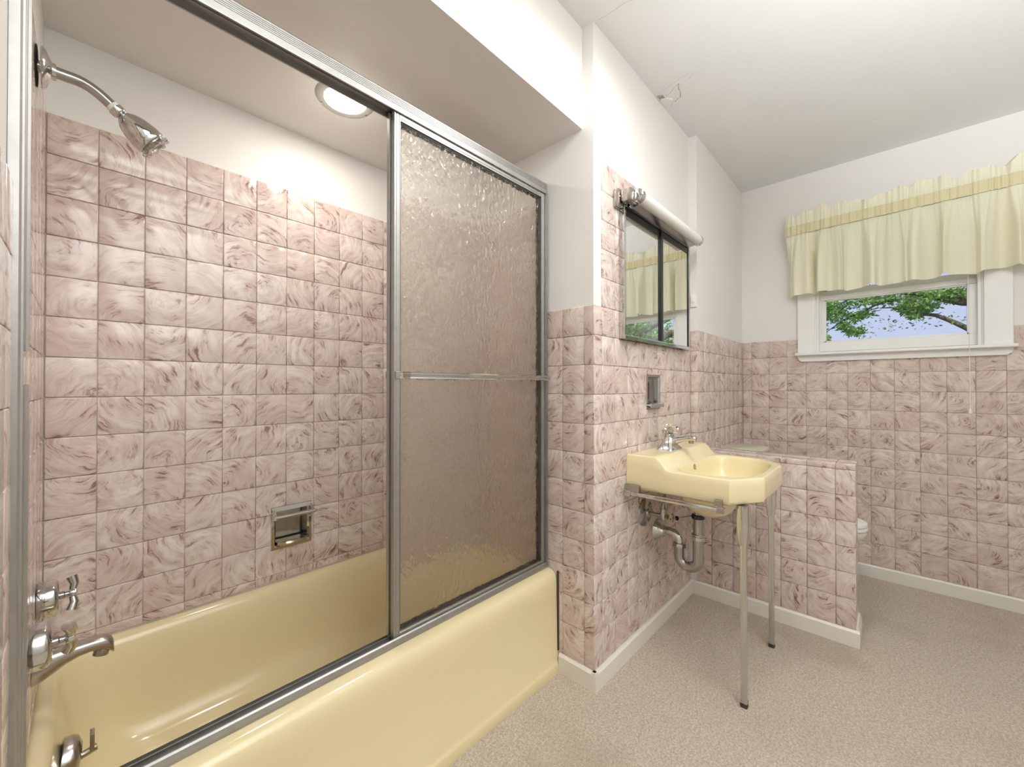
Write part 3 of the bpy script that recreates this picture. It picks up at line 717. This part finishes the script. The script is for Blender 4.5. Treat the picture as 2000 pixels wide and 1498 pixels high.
for k in range(9):
    t_ = k/8; x = sx0+.006+(sx1-sx0-.012)*t_; bow = math.sin(PI*t_)**.5
    rings.append([(x, YB+.035, sz0+.004), (x, YB-.006-.022*bow, sz0+.002), (x, YB-.010-.024*bow, sz0+.010), (x, YB-.006-.022*bow, sz0+.015), (x, YB+.0, sz0+.011), (x, YB+.035, sz0+.012)])
part(so, 'tray', MB().loft(rings), 'brass_worn', 40)
ni = recess('toothbrush_niche', 'small recessed chrome holder in the tiles under the mirror', 'wall niche', NICHE[0], NICHE[1], NICHE[2], NICHE[3], YM, .06, ('chrome_worn', 'chrome'), False)
nx0, nx1, nz0, nz1 = NICHE
part(ni, 'tray', MB().box((nx0-.004, YM-.020, nz0+.002), (nx1+.004, YM+.04, nz0+.010), .002), 'chrome')
part(ni, 'lip', MB().box((nx0-.010, YM-.024, nz0-.004), (nx1+.012, YM-.018, nz0+.014), .002), 'chrome')
part(ni, 'brush_slot', MB().box((nx1-.035, YM+.045, nz0+.03), (nx1-.015, YM+.052, nz1-.02)), 'dark')

# ------------------------------------------------------------------ mirror cabinet and its light
ca, cb, cz0_, cz1_ = 1.530, 2.268, 1.357, 1.925; yf = .800
mc = thing('mirror_cabinet', 'two-panel sliding mirror cabinet with chrome frame above the sink', 'mirror', ((ca+cb)/2, YM, cz0_))
part(mc, 'body', MB().box((ca+.003, yf+.0155, cz0_+.004), (cb-.003, YM-.0008, cz1_-.003)), 'black_frame')
part(mc, 'side_frame', MB().box((ca, yf, cz0_), (ca+.014, YM-.0005, cz1_), .002), 'chrome')
part(mc, 'side_frame', MB().box((cb-.014, yf, cz0_), (cb, YM-.0005, cz1_), .002), 'chrome')
part(mc, 'top_frame', MB().box((ca+.014, yf, cz1_-.02), (cb-.014, YM-.0005, cz1_), .002), 'chrome')
part(mc, 'bottom_tray', MB().prism([(yf-.004, cz0_-.004), (YM-.0005, cz0_-.004), (YM-.0005, cz0_+.006), (yf+.006, cz0_+.006), (yf+.005, cz0_+.012), (yf-.001, cz0_+.012), (yf-.004, cz0_+.008)], 'x', ca-.001, cb+.001), 'chrome')
xm = (ca+cb)/2 + .015
for nm, a, b, y in (('left', ca+.014, xm+.004, yf+.010), ('right', xm-.006, cb-.016, yf+.004)):
    mp = part(mc, 'mirror_panel', MB().box((a, y, cz0_+.012), (b, y+.004, cz1_-.050)), 'mirror')
    sub(mp, 'top_edge', MB().box((a, y-.0015, cz1_-.052), (b, y+.004, cz1_-.022)), 'black_frame')
part(mc, 'divider', MB().box((xm-.016, yf+.001, cz0_+.012), (xm+.006, yf+.013, cz1_-.022), .001), 'black_frame')
part(mc, 'finger_pull', MB().box((cb-.022, yf+.0005, cz0_+.012), (cb-.0142, yf+.010, cz1_-.022)), 'black_frame')

ty, tz, tr_ = .752, 1.934, .026
vl = thing('vanity_light', 'white tube light with chrome end caps along the top of the mirror', 'wall light', ((ca+cb)/2, YM, tz))
part(vl, 'back_rail', MB().prism([(YM-.001, tz+.012), (yf-.002, tz+.012), (yf-.012, tz-.004), (yf-.012, tz-.018), (yf-.006, tz-.030), (yf-.0015, tz-.030), (yf-.0015, cz1_+.001), (YM-.001, cz1_+.001)], 'x', ca+.03, cb-.02), 'chrome')
part(vl, 'under_trim', MB().prism([(yf-.004, tz-.030), (ty-.004, tz-.022), (ty-.002, tz-.016), (yf-.004, tz-.018)], 'x', ca+.05, cb-.03), 'chrome_worn')
part(vl, 'tube', MB().tube([(ca+.035, ty, tz), (cb-.03, ty, tz)], tr_, 28), 'tube_white', 60)
part(vl, 'end_cap', MB().lathe([(.006, -.004), (.022, -.003), (.0275, .001), (.0275, .026), (.0265, .027)], (ca+.012, ty, tz), (1, 0, 0), 28), 'chrome', 40)
part(vl, 'end_cap', MB().lathe([(.0265, -.001), (.0275, 0), (.0275, .026), (.022, .030), (.006, .031)], (cb-.034, ty, tz), (1, 0, 0), 28), 'chrome', 40)
bk = part(vl, 'bracket', MB().box((ca-.042, yf+.004, tz-.042), (ca-.003, yf+.020, tz+.030), .004), 'nickel', 40, 'dull square metal bracket')
sub(bk, 'bracket_arm', MB().box((ca-.028, ty+.006, tz-.026), (ca+.014, yf-.001, tz+.024), .004), 'nickel', 40)
sub(bk, 'screw', MB().lathe([(.005, 0), (.005, .002), (.001, .003)], (ca-.034, yf+.004, tz-.004), (0, -1, 0), 10), 'chrome')
sub(bk, 'plate', MB().box((ca-.048, yf+.018, tz-.046), (ca-.001, YM-.0005, tz+.026), .003), 'nickel', 40)

sw_ = thing('wall_switch', 'tiny white switch beside the mirror on the wall step', 'switch', (X2, .806, 1.635))
part(sw_, 'plate', MB().box((X2-.003, .792, 1.60), (X2+TP, .822, 1.672), .001), 'white_gloss')
part(sw_, 'toggle', MB().box((X2-.010, .803, 1.625), (X2-.003, .811, 1.645), .001), 'white_gloss')

# ------------------------------------------------------------------ sink
sk = thing('washbasin', 'pale yellow wall-hung sink on two chrome legs', 'sink', (1.89, YM, 0))
zLED, zDK, zBT = .866, .817, .722
poly = [(1.590, YM-.001), (1.590, .425), (1.725, .343), (2.055, .343), (2.190, .425), (2.190, YM-.001)]
def zt_of(y):
    t = min(1, max(0, (y-.648)/(.700-.648))); t = t*t*(3-2*t); return zDK + (zLED-zDK)*t
cxk, cyk = 1.89, .535
def hit(ang):
    dx, dy = math.cos(ang), math.sin(ang); best = 1e9
    for i in range(len(poly)):
        ax, ay = poly[i]; bx, by = poly[(i+1) % len(poly)]; ex, ey = bx-ax, by-ay
        den = dx*ey - dy*ex
        if abs(den) < 1e-9: continue
        t = ((ax-cxk)*ey - (ay-cyk)*ex)/den; u = ((ax-cxk)*dy - (ay-cyk)*dx)/den
        if t > 0 and -1e-6 <= u <= 1+1e-6: best = min(best, t)
    return best
angs = sorted({round(2*PI*k/112, 5) for k in range(112)} | {round(math.atan2(y-cyk, x-cxk) % (2*PI), 5) for x, y in poly})
def inner(ang, f, dx=0.0):
    # rounded basin opening
    a, b_, c = .258, .112, .160
    ca_, sa_ = math.cos(ang), math.sin(ang); bb = b_ if sa_ > 0 else c
    n = 4.5 if sa_ > 0 else 2.9
    r = (abs(ca_/a)**n + abs(sa_/bb)**n)**(-1/n)
    return r*f
def ring(fun): return [fun(a) for a in angs]
def at_r(a, r, z): return (cxk+r*math.cos(a), cyk+r*math.sin(a), z)
rg = []
rg.append(ring(lambda a: at_r(a, hit(a)*.90, zBT)))
rg.append(ring(lambda a: at_r(a, hit(a)-.012, zBT)))
rg.append(ring(lambda a: at_r(a, hit(a)-.003, zBT+.006)))
rg.append(ring(lambda a: at_r(a, hit(a), zBT+.016)))
for f in (.35, .7): rg.append(ring(lambda a, f=f: at_r(a, hit(a), zBT+.016+(zt_of(cyk+hit(a)*math.sin(a))-.010-zBT-.016)*f)))
rg.append(ring(lambda a: at_r(a, hit(a), zt_of(cyk+hit(a)*math.sin(a))-.007)))
rg.append(ring(lambda a: at_r(a, hit(a)-.0025, zt_of(cyk+hit(a)*math.sin(a))-.0022)))
rg.append(ring(lambda a: at_r(a, hit(a)-.008, zt_of(cyk+(hit(a)-.008)*math.sin(a)))))
for k in range(1, 13):
    f = k/12
    def fn(a, f=f):
        r0 = hit(a)-.008; r1 = inner(a, 1.0)+.010; r = r0+(min(r1, r0)-r0)*f; y = cyk+r*math.sin(a); return at_r(a, r, zt_of(y))
    rg.append(ring(fn))
rg.append(ring(lambda a: at_r(a, inner(a, 1.0)+.003, zt_of(cyk+(inner(a, 1)+.003)*math.sin(a))-.003)))
rg.append(ring(lambda a: at_r(a, inner(a, .99), zDK-.012)))
for f, z in ((.965, -.04), (.93, -.075), (.86, -.105), (.72, -.125), (.5, -.136), (.25, -.142), (.10, -.145)):
    rg.append(ring(lambda a, f=f, z=z: at_r(a, inner(a, f), zDK+z)))
part(sk, 'basin', MB().loft(rg, True, True), 'sink_yellow', 38)
part(sk, 'bowl_underside', MB().loft([[(cxk+a*math.cos(t), .585+b*math.sin(t), z) for t in [2*PI*k/28 for k in range(28)]] for a, b, z in ((.16, .13, zBT+.004), (.155, .125, .690), (.135, .11, .652), (.10, .09, .618), (.06, .06, .598), (.042, .042, .588))]), 'sink_yellow', 50)
part(sk, 'drain_fitting', MB().lathe([(.001, .002), (.026, .002), (.025, .006), (.018, .004), (.001, .003)], (cxk, cyk, zDK-.146), (0, 0, 1), 20), 'chrome', 40)
part(sk, 'overflow_hole', MB().lathe([(.001, 0), (.012, 0), (.012, .002), (.001, .002)], (cxk-.01, .6445, zDK-.022), (0, -1, .25), 16), 'brass_worn', 40, 'small dark overflow hole')
def leg(x, y):
    def sq(w, z, rad=.004): return rr(x-w, x+w, y-w, y+w, rad, z, 2)
    l = part(sk, 'leg', MB().loft([sq(.0105, .012), sq(.0105, .60)]), 'chrome', 40)
    sub(l, 'sleeve', MB().loft([sq(.0125, .580), sq(.0140, .588), sq(.0178, .625), sq(.0188, .64), sq(.0188, zBT+.001)]), 'chrome', 40)
    sub(l, 'foot', MB().loft([sq(.0115, .0), sq(.0118, .012), sq(.0112, .016)]), 'rubber', 40)
    sub(l, 'foot_band', MB().loft([sq(.0117, .016), sq(.0117, .022)]), 'chrome', 40)
    sub(l, 'set_screw', MB().box((x+.0105, y-.004, .385), (x+.014, y+.002, .40), .001), 'nickel')
leg(1.640, .392); leg(2.100, .392)
for x, s in ((1.572, 1), (2.208, -1)):
    b = part(sk, 'towel_rail', MB().box((x-.0075, .445, .700), (x+.0075, YM-.018, .7165), .003), 'chrome', 40)
    sub(b, 'rail_end', MB().box((x-.010, .436, .697), (x+.010, .462, .7195), .002), 'chrome')
    sub(b, 'wall_post', MB().box((x-.011, YM-.030, .695), (x+.011, YM-.0005, .7215), .002), 'chrome')
    sub(b, 'clip', MB().box((min(x+s*.002, x+s*.019), .445, .716), (max(x+s*.002, x+s*.019), .472, .744), .003), 'nickel')
    sub(b, 'wall_bracket', MB().loft([[(min(x, x+s*.018), YM-.001, .716), (max(x, x+s*.018), YM-.001, .716), (max(x, x+s*.018), YM-.001, .742), (min(x, x+s*.018), YM-.001, .742)],
                                     [(min(x, x+s*.018), YM-.065, .716), (max(x, x+s*.018), YM-.065, .716), (max(x, x+s*.018), YM-.065, .742), (min(x, x+s*.018), YM-.065, .742)]]), 'nickel')

fx_, fy_ = 1.86, .752
fa = thing('sink_faucet', 'chrome centre-set faucet with a clear faceted knob on the sink ledge', 'faucet', (fx_, fy_, zLED))
part(fa, 'base', MB().loft([rr(fx_-.066, fx_+.066, fy_-.040, fy_+.034, .012, zLED, 3), rr(fx_-.064, fx_+.064, fy_-.038, fy_+.032, .012, zLED+.005, 3), rr(fx_-.040, fx_+.040, fy_-.026, fy_+.024, .016, zLED+.024, 3), rr(fx_-.026, fx_+.026, fy_-.026, fy_+.020, .016, zLED+.044, 3), rr(fx_-.020, fx_+.020, fy_-.022, fy_+.016, .014, zLED+.054, 3)]), 'chrome', 40)
spx = []
for t_, y, z, w, h in ((0, fy_+.004, .028, .023, .022), (1, fy_-.020, .034, .021, .019), (2, fy_-.050, .046, .018, .0145), (3, fy_-.085, .055, .0165, .0130), (4, fy_-.110, .057, .016, .0125), (5, fy_-.122, .056, .012, .009)):
    spx.append([(fx_+w*math.cos(2*PI*k/18), y, zLED+z+h*math.sin(2*PI*k/18)) for k in range(18)])
part(fa, 'spout', MB().loft(spx), 'chrome', 50)
part(fa, 'aerator', MB().lathe([(.010, 0), (.0105, -.004), (.0105, -.016), (.007, -.017)], (fx_, fy_-.100, zLED+.050), (0, 0, 1), 18), 'brass_worn', 40)
part(fa, 'knob_collar', MB().lathe([(.0165, 0), (.0175, .006), (.022, .020), (.023, .023), (.012, .024)], (fx_, fy_+.004, zLED+.046), (0, -.35, 1), 22), 'chrome', 40)
kn = []; axk = Vector((0, -.35, 1)).normalized(); kc = Vector((fx_, fy_+.004, zLED+.046)) + axk*.0245
mk = MB(); mk.lathe([(.010, 0), (.021, .004), (.0325, .018), (.0315, .034), (.022, .046), (.007, .049)], kc, axk, 10)
part(fa, 'knob', mk, 'acrylic', None, 'clear faceted acrylic knob')
part(fa, 'knob_core', MB().lathe([(.005, .001), (.005, .024), (.008, .026), (.002, .028)], kc, axk, 12), 'chrome', 40)
part(fa, 'lift_rod', MB().tube([(fx_-.012, fy_+.022, zLED+.030), (fx_-.012, fy_+.022, zLED+.075)], .0025, 8), 'chrome')
part(fa, 'lift_knob', MB().lathe([(.002, 0), (.006, .003), (.006, .009), (.002, .012)], (fx_-.012, fy_+.022, zLED+.075), (0, 0, 1), 12), 'chrome', 40)

# drain trap
px_, pt = 1.895, .635
tr = thing('drain_trap', 'old chrome drain trap curving from the sink into the tiled wall', 'drain pipe', (px_, .70, .335))
part(tr, 'tailpiece', MB().tube([(px_, pt, .5875), (px_, pt, .44)], .0195, 18), 'chrome_worn', 60)
part(tr, 'collar', MB().lathe([(.020, 0), (.027, .002), (.027, .018), (.020, .020)], (px_, pt, .560), (0, 0, 1), 20), 'rubber', 40)
part(tr, 'slip_nut', MB().lathe([(.021, 0), (.029, .002), (.029, .016), (.025, .019), (.029, .021), (.029, .026), (.021, .028)], (px_, pt, .465), (0, 0, 1), 8), 'chrome', 25)
rU = .042; cyU = pt+rU; zU = .375
u = [(px_, pt, .475), (px_, pt, zU+.02)] + [(px_, cyU-rU*math.cos(PI*k/12), zU-rU*math.sin(PI*k/12)) for k in range(13)] + [(px_, pt+2*rU, zU+.03), (px_, pt+2*rU, .425)]
part(tr, 'trap_bend', MB().tube(u, .0235, 20), 'chrome_worn', 60)
part(tr, 'slip_nut', MB().lathe([(.023, 0), (.031, .002), (.031, .014), (.028, .020), (.020, .022)], (px_, pt+2*rU, .412), (0, 0, 1), 8), 'nickel', 25)
ye = pt+2*rU
part(tr, 'wall_tube', MB().tube([(px_, ye, .425)] + bez([(px_, ye, .440), (px_, ye, .470), (px_, ye+.03, .474), (px_, ye+.06, .472)], 8) + [(px_, YM-.002, .468)], .0195, 20), 'chrome', 60)
part(tr, 'wall_flange', MB().lathe([(.050, 0), (.048, .006), (.034, .020), (.026, .032), (.0255, .044), (.021, .045)], (px_, YM-.0005, .468), (0, -1, 0), 28), 'chrome', 40)
part(tr, 'popup_rod', MB().tube([(px_-.13, pt+.075, .572), (px_-.005, pt+.012, .575)], .003, 8), 'brass_worn')
part(tr, 'rod_clip', MB().lathe([(.003, 0), (.010, .002), (.010, .008), (.003, .010)], (px_-.10, pt+.060, .572), (.9, -.45, 0), 10), 'dark')
def stopv(x, z, label, big):
    t = thing('stop_valve', label, 'water valve', (x, YM, z), 'stop valves under the sink')
    s = 1.25 if big else .9
    part(t, 'wall_plate', MB().lathe([(.052*s, 0), (.051*s, .005), (.038*s, .012), (.016*s, .016), (.014*s, .024), (.009*s, .026)], (x, YM-.0005, z), (0, -1, 0), 32), 'chrome_worn', 40)
    part(t, 'pipe', MB().tube([(x, YM-.02, z), (x, YM-.085, z)], .0085, 14), 'chrome_worn', 60)
    part(t, 'valve_body', MB().lathe([(.009, -.018), (.013, -.014), (.014, .010), (.011, .016), (.009, .030)], (x, YM-.085, z), (0, 0, 1), 16), 'nickel', 40)
    part(t, 'packing_nut', MB().lathe([(.010, 0), (.012, .002), (.012, .014), (.006, .016)], (x, YM-.095, z), (0, -1, 0), 6), 'brass_worn', 25)
    part(t, 'handle', MB().loft([[(x+.007*math.cos(2*PI*k/16)*1.0, YM-.124+dy, z+.019*math.sin(2*PI*k/16)) for k in range(16)] for dy in (0, -.006)]), 'brass_worn', 40)
    part(t, 'supply_tube', MB().tube(bez([(x, YM-.085, z+.028), (x, YM-.085, z+.07), (x+(.03 if big else -.03), YM-.085, z+.09), (x+(.05 if big else -.03), YM-.08, zBT-.002)], 8), .005, 10), 'chrome_worn', 60)
stopv(1.765, .580, 'stop valve with big round wall plate, nearer the tub', True)
stopv(2.02, .580, 'stop valve with smaller wall plate, nearer the half wall', False)

# ------------------------------------------------------------------ toilet
tx = 2.83
to = thing('toilet', 'cream toilet half hidden behind the tiled half wall', 'toilet', (tx, .45, 0))
part(to, 'tank', MB().loft([rr(tx-.20, tx+.20, .60, YS-.004, .03, .40, 5), rr(tx-.215, tx+.215, .592, YS-.004, .035, .42, 5), rr(tx-.235, tx+.235, .588, YS-.004, .035, .735, 5)]), 'toilet_cream', 40)
lid = []
for e, z in ((0, .735), (.004, .739), (.006, .752), (.003, .762), (-.010, .767)):
    lid.append([(x, y, z) for x, y, _ in rr(tx-.243-e, tx+.243+e, .578-e, YS-.003, .05, 0, 6)])
part(to, 'tank_lid', MB().loft(lid), 'toilet_lid', 40)
def egg(f, z, y0=.335, back=.22, front=.245, w=.178, dy=0):
    out = []
    for k in range(40):
        a = 2*PI*k/40; c, s = math.cos(a), math.sin(a)
        out.append((tx+w*f*c*(1-.06*(s < 0)*(-s)), y0+dy+(back if s > 0 else front)*f*s, z))
    return out
part(to, 'bowl', MB().loft([egg(.62, 0, dy=.07), egg(.60, .04, dy=.07), egg(.52, .14, dy=.06), egg(.60, .22, dy=.04), egg(.82, .30, dy=.02), egg(.96, .36), egg(.99, .385), egg(.97, .393)]), 'toilet_cream', 50)
part(to, 'pedestal_back', MB().loft([rr(tx-.11, tx+.11, .45, YS-.02, .04, 0, 4), rr(tx-.11, tx+.11, .45, YS-.02, .04, .2, 4), rr(tx-.17, tx+.17, .50, YS-.01, .04, .40, 4)]), 'toilet_cream', 50)
part(to, 'seat', MB().loft([egg(.97, .394), egg(1.0, .398), egg(1.0, .408), egg(.97, .414)]), 'seat_white', 50)
part(to, 'lid', MB().loft([egg(.97, .416), egg(.995, .419), egg(.985, .432), egg(.90, .440), egg(.5, .445), egg(.05, .446)]), 'seat_white', 50)
part(to, 'flush_lever', MB().tube([(tx+.17, .585, .68), (tx+.17, .570, .68), (tx+.10, .566, .672)], .006, 10), 'chrome', 40)

# ------------------------------------------------------------------ valance, rod and cords
va = thing('valance', 'gathered cream valance hanging over the window', 'curtain', (3.22, 0, 2.18))
ya_, yb_v = -.56, .508; N = 420; XV = 3.203
random.seed(21)
ph = [random.uniform(0, 6.28) for _ in range(12)]
gath = [0.0]
def fold(s, k):      # slow irregular folds
    w = s + .05*math.sin(2.3*s+ph[0]) + .035*math.sin(5.1*s+ph[1])
    a = math.sin(46*w+ph[2]+1.1*math.sin(11*w+ph[3])); b = math.sin(71*w+ph[4]+math.sin(9*w+ph[11]))
    return .62*math.copysign(abs(a)**.7, a) + .30*b + .16*math.sin(118*w+ph[10])
def pleat(s): return .6*math.sin(230*s+ph[5]+2*math.sin(17*s)) + .4*math.sin(340*s+ph[6]+2*math.sin(23*s))
def sheet(zf_, amp_f, amp_p, rows, mat, name, xo=0.0, thick=.0012):
    vs = []
    for j in range(rows+1):
        t = j/rows
        for i in range(N+1):
            s = yb_v + (ya_-yb_v)*i/N
            x = XV + xo - amp_f(t)*fold(s, t) - amp_p(t)*pleat(s)
            vs.append((x, s + (.016*min(1, 2*t)*math.cos(46*s+ph[2]+.6) if name == 'drape' else .002*math.sin(90*s)), zf_(t, s)))
    fs = [(j*(N+1)+i, j*(N+1)+i+1, (j+1)*(N+1)+i+1, (j+1)*(N+1)+i) for j in range(rows) for i in range(N)]
    m = MB().add(vs, fs); return part(va, name, m, mat, 80)
ztop = lambda s: 2.284 + .012*math.sin(15*s+ph[8]) + .011*math.sin(37*s+ph[9]) + .008*math.sin(71*s+ph[1]) + (.5-s)*.012
zpk = lambda s: 2.205 + (.5-s)*.022
zpb = lambda s: 2.146 + (.5-s)*.018
zbt = lambda s: 1.748 + .006*math.sin(24*s+ph[10]) + .005*math.sin(38*s+ph[2]) + (.5-s)*.010
sheet(lambda t, s: ztop(s)+(zpk(s)-ztop(s))*t, lambda t: .024*(1-t)**.7+.002, lambda t: .004, 10, 'valance_cloth', 'ruffle', -.004)
sheet(lambda t, s: zpk(s)+(zpb(s)-zpk(s))*t, lambda t: .003, lambda t: .0042+.001*math.sin(PI*t), 8, 'valance_pocket_shaded', 'rod_pocket', -.013)
sheet(lambda t, s: zpb(s)+(zbt(s)-zpb(s))*t, lambda t: .007+.034*min(1, t*2.2)**.8, lambda t: .0030*(1-t)**2, 26, 'valance_cloth', 'drape', -.004)
rod = thing('curtain_rod', 'white curtain rod inside the valance pocket', 'curtain rod', (XV, 0, 2.176))
part(rod, 'rod', MB().tube([(XV+.004, -.55, 2.172), (XV+.004, .497, 2.172)], .006, 12), 'white_gloss', 60)
part(rod, 'return', MB().tube([(XV+.004, .497, 2.172), (X3+.004, .497, 2.172)], .005, 10), 'white_gloss', 60)
part(rod, 'return', MB().tube([(XV+.004, -.55, 2.172), (X3+.004, -.55, 2.172)], .005, 10), 'white_gloss', 60)
pc = thing('blind_pull', 'long white pull cord with tassel hanging below the window sill', 'cord', (3.225, -.303, 1.02))
part(pc, 'cord', MB().tube([(3.254, -.303, 2.1), (3.252, -.303, 1.74), (3.238, -.303, 1.56), (3.229, -.3035, 1.39), (3.2275, -.304, 1.2), (3.227, -.304, 1.035)], .0018, 8), 'cord_white')
part(pc, 'tassel', MB().lathe([(.002, .030), (.005, .024), (.009, .002), (.007, 0)], (3.225, -.304, 1.008), (0, 0, 1), 14), 'cord_white', 40)
pc2 = thing('blind_wand', 'thin white cord at the hinge side of the window sash', 'cord', (3.262, .325, 1.47))
part(pc2, 'cord', MB().tube([(3.262, .325, 2.0), (3.262, .325, 1.475)], .0016, 8), 'cord_white')

# ------------------------------------------------------------------ outdoors
tag(MB().box((X3+.2, -30, -.7), (60, 30, -.6)).build('lawn', 'grass'), 'green lawn outside the window', 'lawn', None, 'structure')
def leaves(n, spots, size, mat, name, parent):
    m = MB()
    for _ in range(n):
        c, r = random.choice(spots); c = Vector(c)
        while True:
            p = Vector((random.uniform(-1, 1), random.uniform(-1, 1), random.uniform(-1, 1)))
            if p.length < 1: break
        p = c + Vector((p.x*r[0], p.y*r[1], p.z*r[2]))
        u = Vector((random.gauss(0, 1), random.gauss(0, 1), random.gauss(0, .6))).normalized(); w = u.orthogonal().normalized()
        w = (Matrix.Rotation(random.uniform(0, 6.28), 3, u) @ w); L = size*random.uniform(.6, 1.2); wd = L*.42
        nn = u.cross(w)*L*.10
        m.add([p, p+u*L*.45+w*wd*.5+nn, p+u*L, p+u*L*.45-w*wd*.5+nn], [(0, 1, 2), (0, 2, 3)])
    o = part(parent, name, m, mat); o['kind'] = 'stuff'; return o
random.seed(5)
DX = 6.2
def at(yv, zv, x=DX):      # point outside at depth x
    return (x, yv, zv)
tree = thing('garden_tree', 'leafy tree with spreading branches seen through the window', 'tree', (6.6, -2.2, -.6))
part(tree, 'trunk', MB().tube([(6.6, -2.2, -.6), (6.55, -2.0, .4), (6.5, -1.75, 1.3), (6.5, -1.6, 2.6), (6.6, -1.5, 4)], [.16, .13, .11, .09, .05], 12), 'bark', 60)
brs = [([(6.5, -1.7, 1.35), (6.3, -1.0, 1.62), (6.2, -.62, 1.72), (6.2, -.42, 1.86), (6.2, -.18, 1.98), (6.2, .1, 2.05)], [.05, .036, .028, .022, .014, .005]),
       ([(6.5, -1.6, 1.75), (6.25, -1.0, 1.93), (6.2, -.55, 2.03), (6.2, -.2, 2.16), (6.2, .2, 2.26), (6.2, .7, 2.22)], [.07, .056, .044, .03, .018, .006]),
       ([(6.5, -1.6, 2.0), (6.3, -.9, 2.22), (6.25, -.4, 2.40), (6.2, .2, 2.55)], [.05, .03, .02, .008]),
       ([(6.2, -.2, 2.16), (6.15, .15, 2.06), (6.2, .42, 1.93), (6.2, .62, 1.80)], [.014, .011, .008, .003]),
       ([(6.2, .1, 2.05), (6.2, .3, 1.96), (6.2, .45, 1.84)], [.006, .005, .002]),
       ([(6.2, .2, 2.26), (6.2, .5, 2.12), (6.2, .8, 1.98)], [.012, .008, .003])]
for pts, rad in brs:
    sm = [Vector(pts[0])]
    for i in range(len(pts)-1):
        for k in range(1, 4): sm.append(Vector(pts[i]).lerp(Vector(pts[i+1]), k/3) + Vector((0, random.uniform(-.012, .012), random.uniform(-.012, .012))))
    rs = [rad[0]]
    for i in range(len(rad)-1):
        for k in range(1, 4): rs.append(rad[i]+(rad[i+1]-rad[i])*k/3)
    part(tree, 'branch', MB().tube(sm, rs, 8), 'bark', 60)
sp1 = [((6.2, y, 2.16+.04*math.sin(9*y)), (.3, .12, .10)) for y in (-.55, -.4, -.25, -.1, .05, .2, .35, .5, .62)]
sp1 += [((6.2, .58, 2.0), (.25, .09, .16)), ((6.2, .46, 2.02), (.2, .09, .10)), ((6.2, .34, 1.96), (.2, .10, .07)), ((6.2, .22, 2.0), (.2, .10, .06)), ((6.2, .40, 1.86), (.2, .08, .05)), ((6.2, .30, 1.80), (.15, .09, .04)),
        ((6.2, -.12, 2.02), (.2, .10, .07)), ((6.2, -.20, 1.94), (.2, .07, .06)), ((6.2, -.36, 2.06), (.2, .12, .07)), ((6.2, -.5, 2.08), (.2, .10, .06)), ((6.2, -.28, 1.99), (.2, .1, .05))]
leaves(3000, sp1, .055, 'leaf', 'foliage', tree)
leaves(900, [((6.3, .6, 2.1), (.2, .12, .14)), ((6.2, -.35, 2.13), (.3, .25, .08)), ((6.2, -.16, 2.02), (.2, .12, .08)), ((6.2, .1, 2.15), (.2, .2, .06))], .055, 'leaf_pale', 'foliage', tree)
leaves(170, [((6.2, .02, 1.86), (.2, .30, .08)), ((6.2, -.35, 1.86), (.2, .25, .10)), ((6.2, .25, 1.76), (.2, .12, .05))], .04, 'leaf', 'foliage', tree)
leaves(3600, [((5.6, -1.75, 1.9), (.4, .85, 1.0)), ((5.6, -2.3, 1.6), (.4, .9, 1.2))], .085, 'leaf', 'foliage', tree)
leaves(1500, [((5.4, -1.75, 1.9), (.4, .8, .9))], .08, 'leaf_pale', 'foliage', tree)
leaves(900, [((6.4, -1.4, 3.2), (.9, 1.2, .7)), ((6.3, 0, 2.9), (.7, 1.1, .35))], .11, 'leaf', 'crown', tree)
b1 = thing('garden_bush', 'pale green bush at the lower corner of the window view', 'bush', (7.4, 1.1, -.6))
leaves(1900, [((7.2, .86, 1.62), (.3, .20, .45)), ((7.2, .72, 1.75), (.2, .12, .16)), ((7.4, 1.1, .6), (.5, .5, 1.0))], .065, 'leaf_pale', 'foliage', b1)
part(b1, 'stem', MB().tube([(7.4, 1.1, -.6), (7.3, 1.05, 1.4)], .03, 8), 'bark')
hd = thing('garden_hedge', 'tall dense green hedge seen only in the mirror', 'hedge', (8.6, -3.2, -.6))
leaves(9000, [((8.6, -3.0, 1.2), (.8, 1.9, 1.9)), ((9.0, -4.2, 1.4), (.8, 1.6, 1.9)), ((8.4, -2.4, 1.5), (.5, .8, 1.1))], .15, 'leaf', 'foliage', hd)
leaves(3000, [((8.3, -3.0, 1.5), (.8, 1.8, 1.5))], .13, 'leaf_pale', 'foliage', hd)
part(hd, 'stem', MB().tube([(8.6, -3.2, -.6), (8.6, -3.1, 1.5)], .06, 8), 'bark')
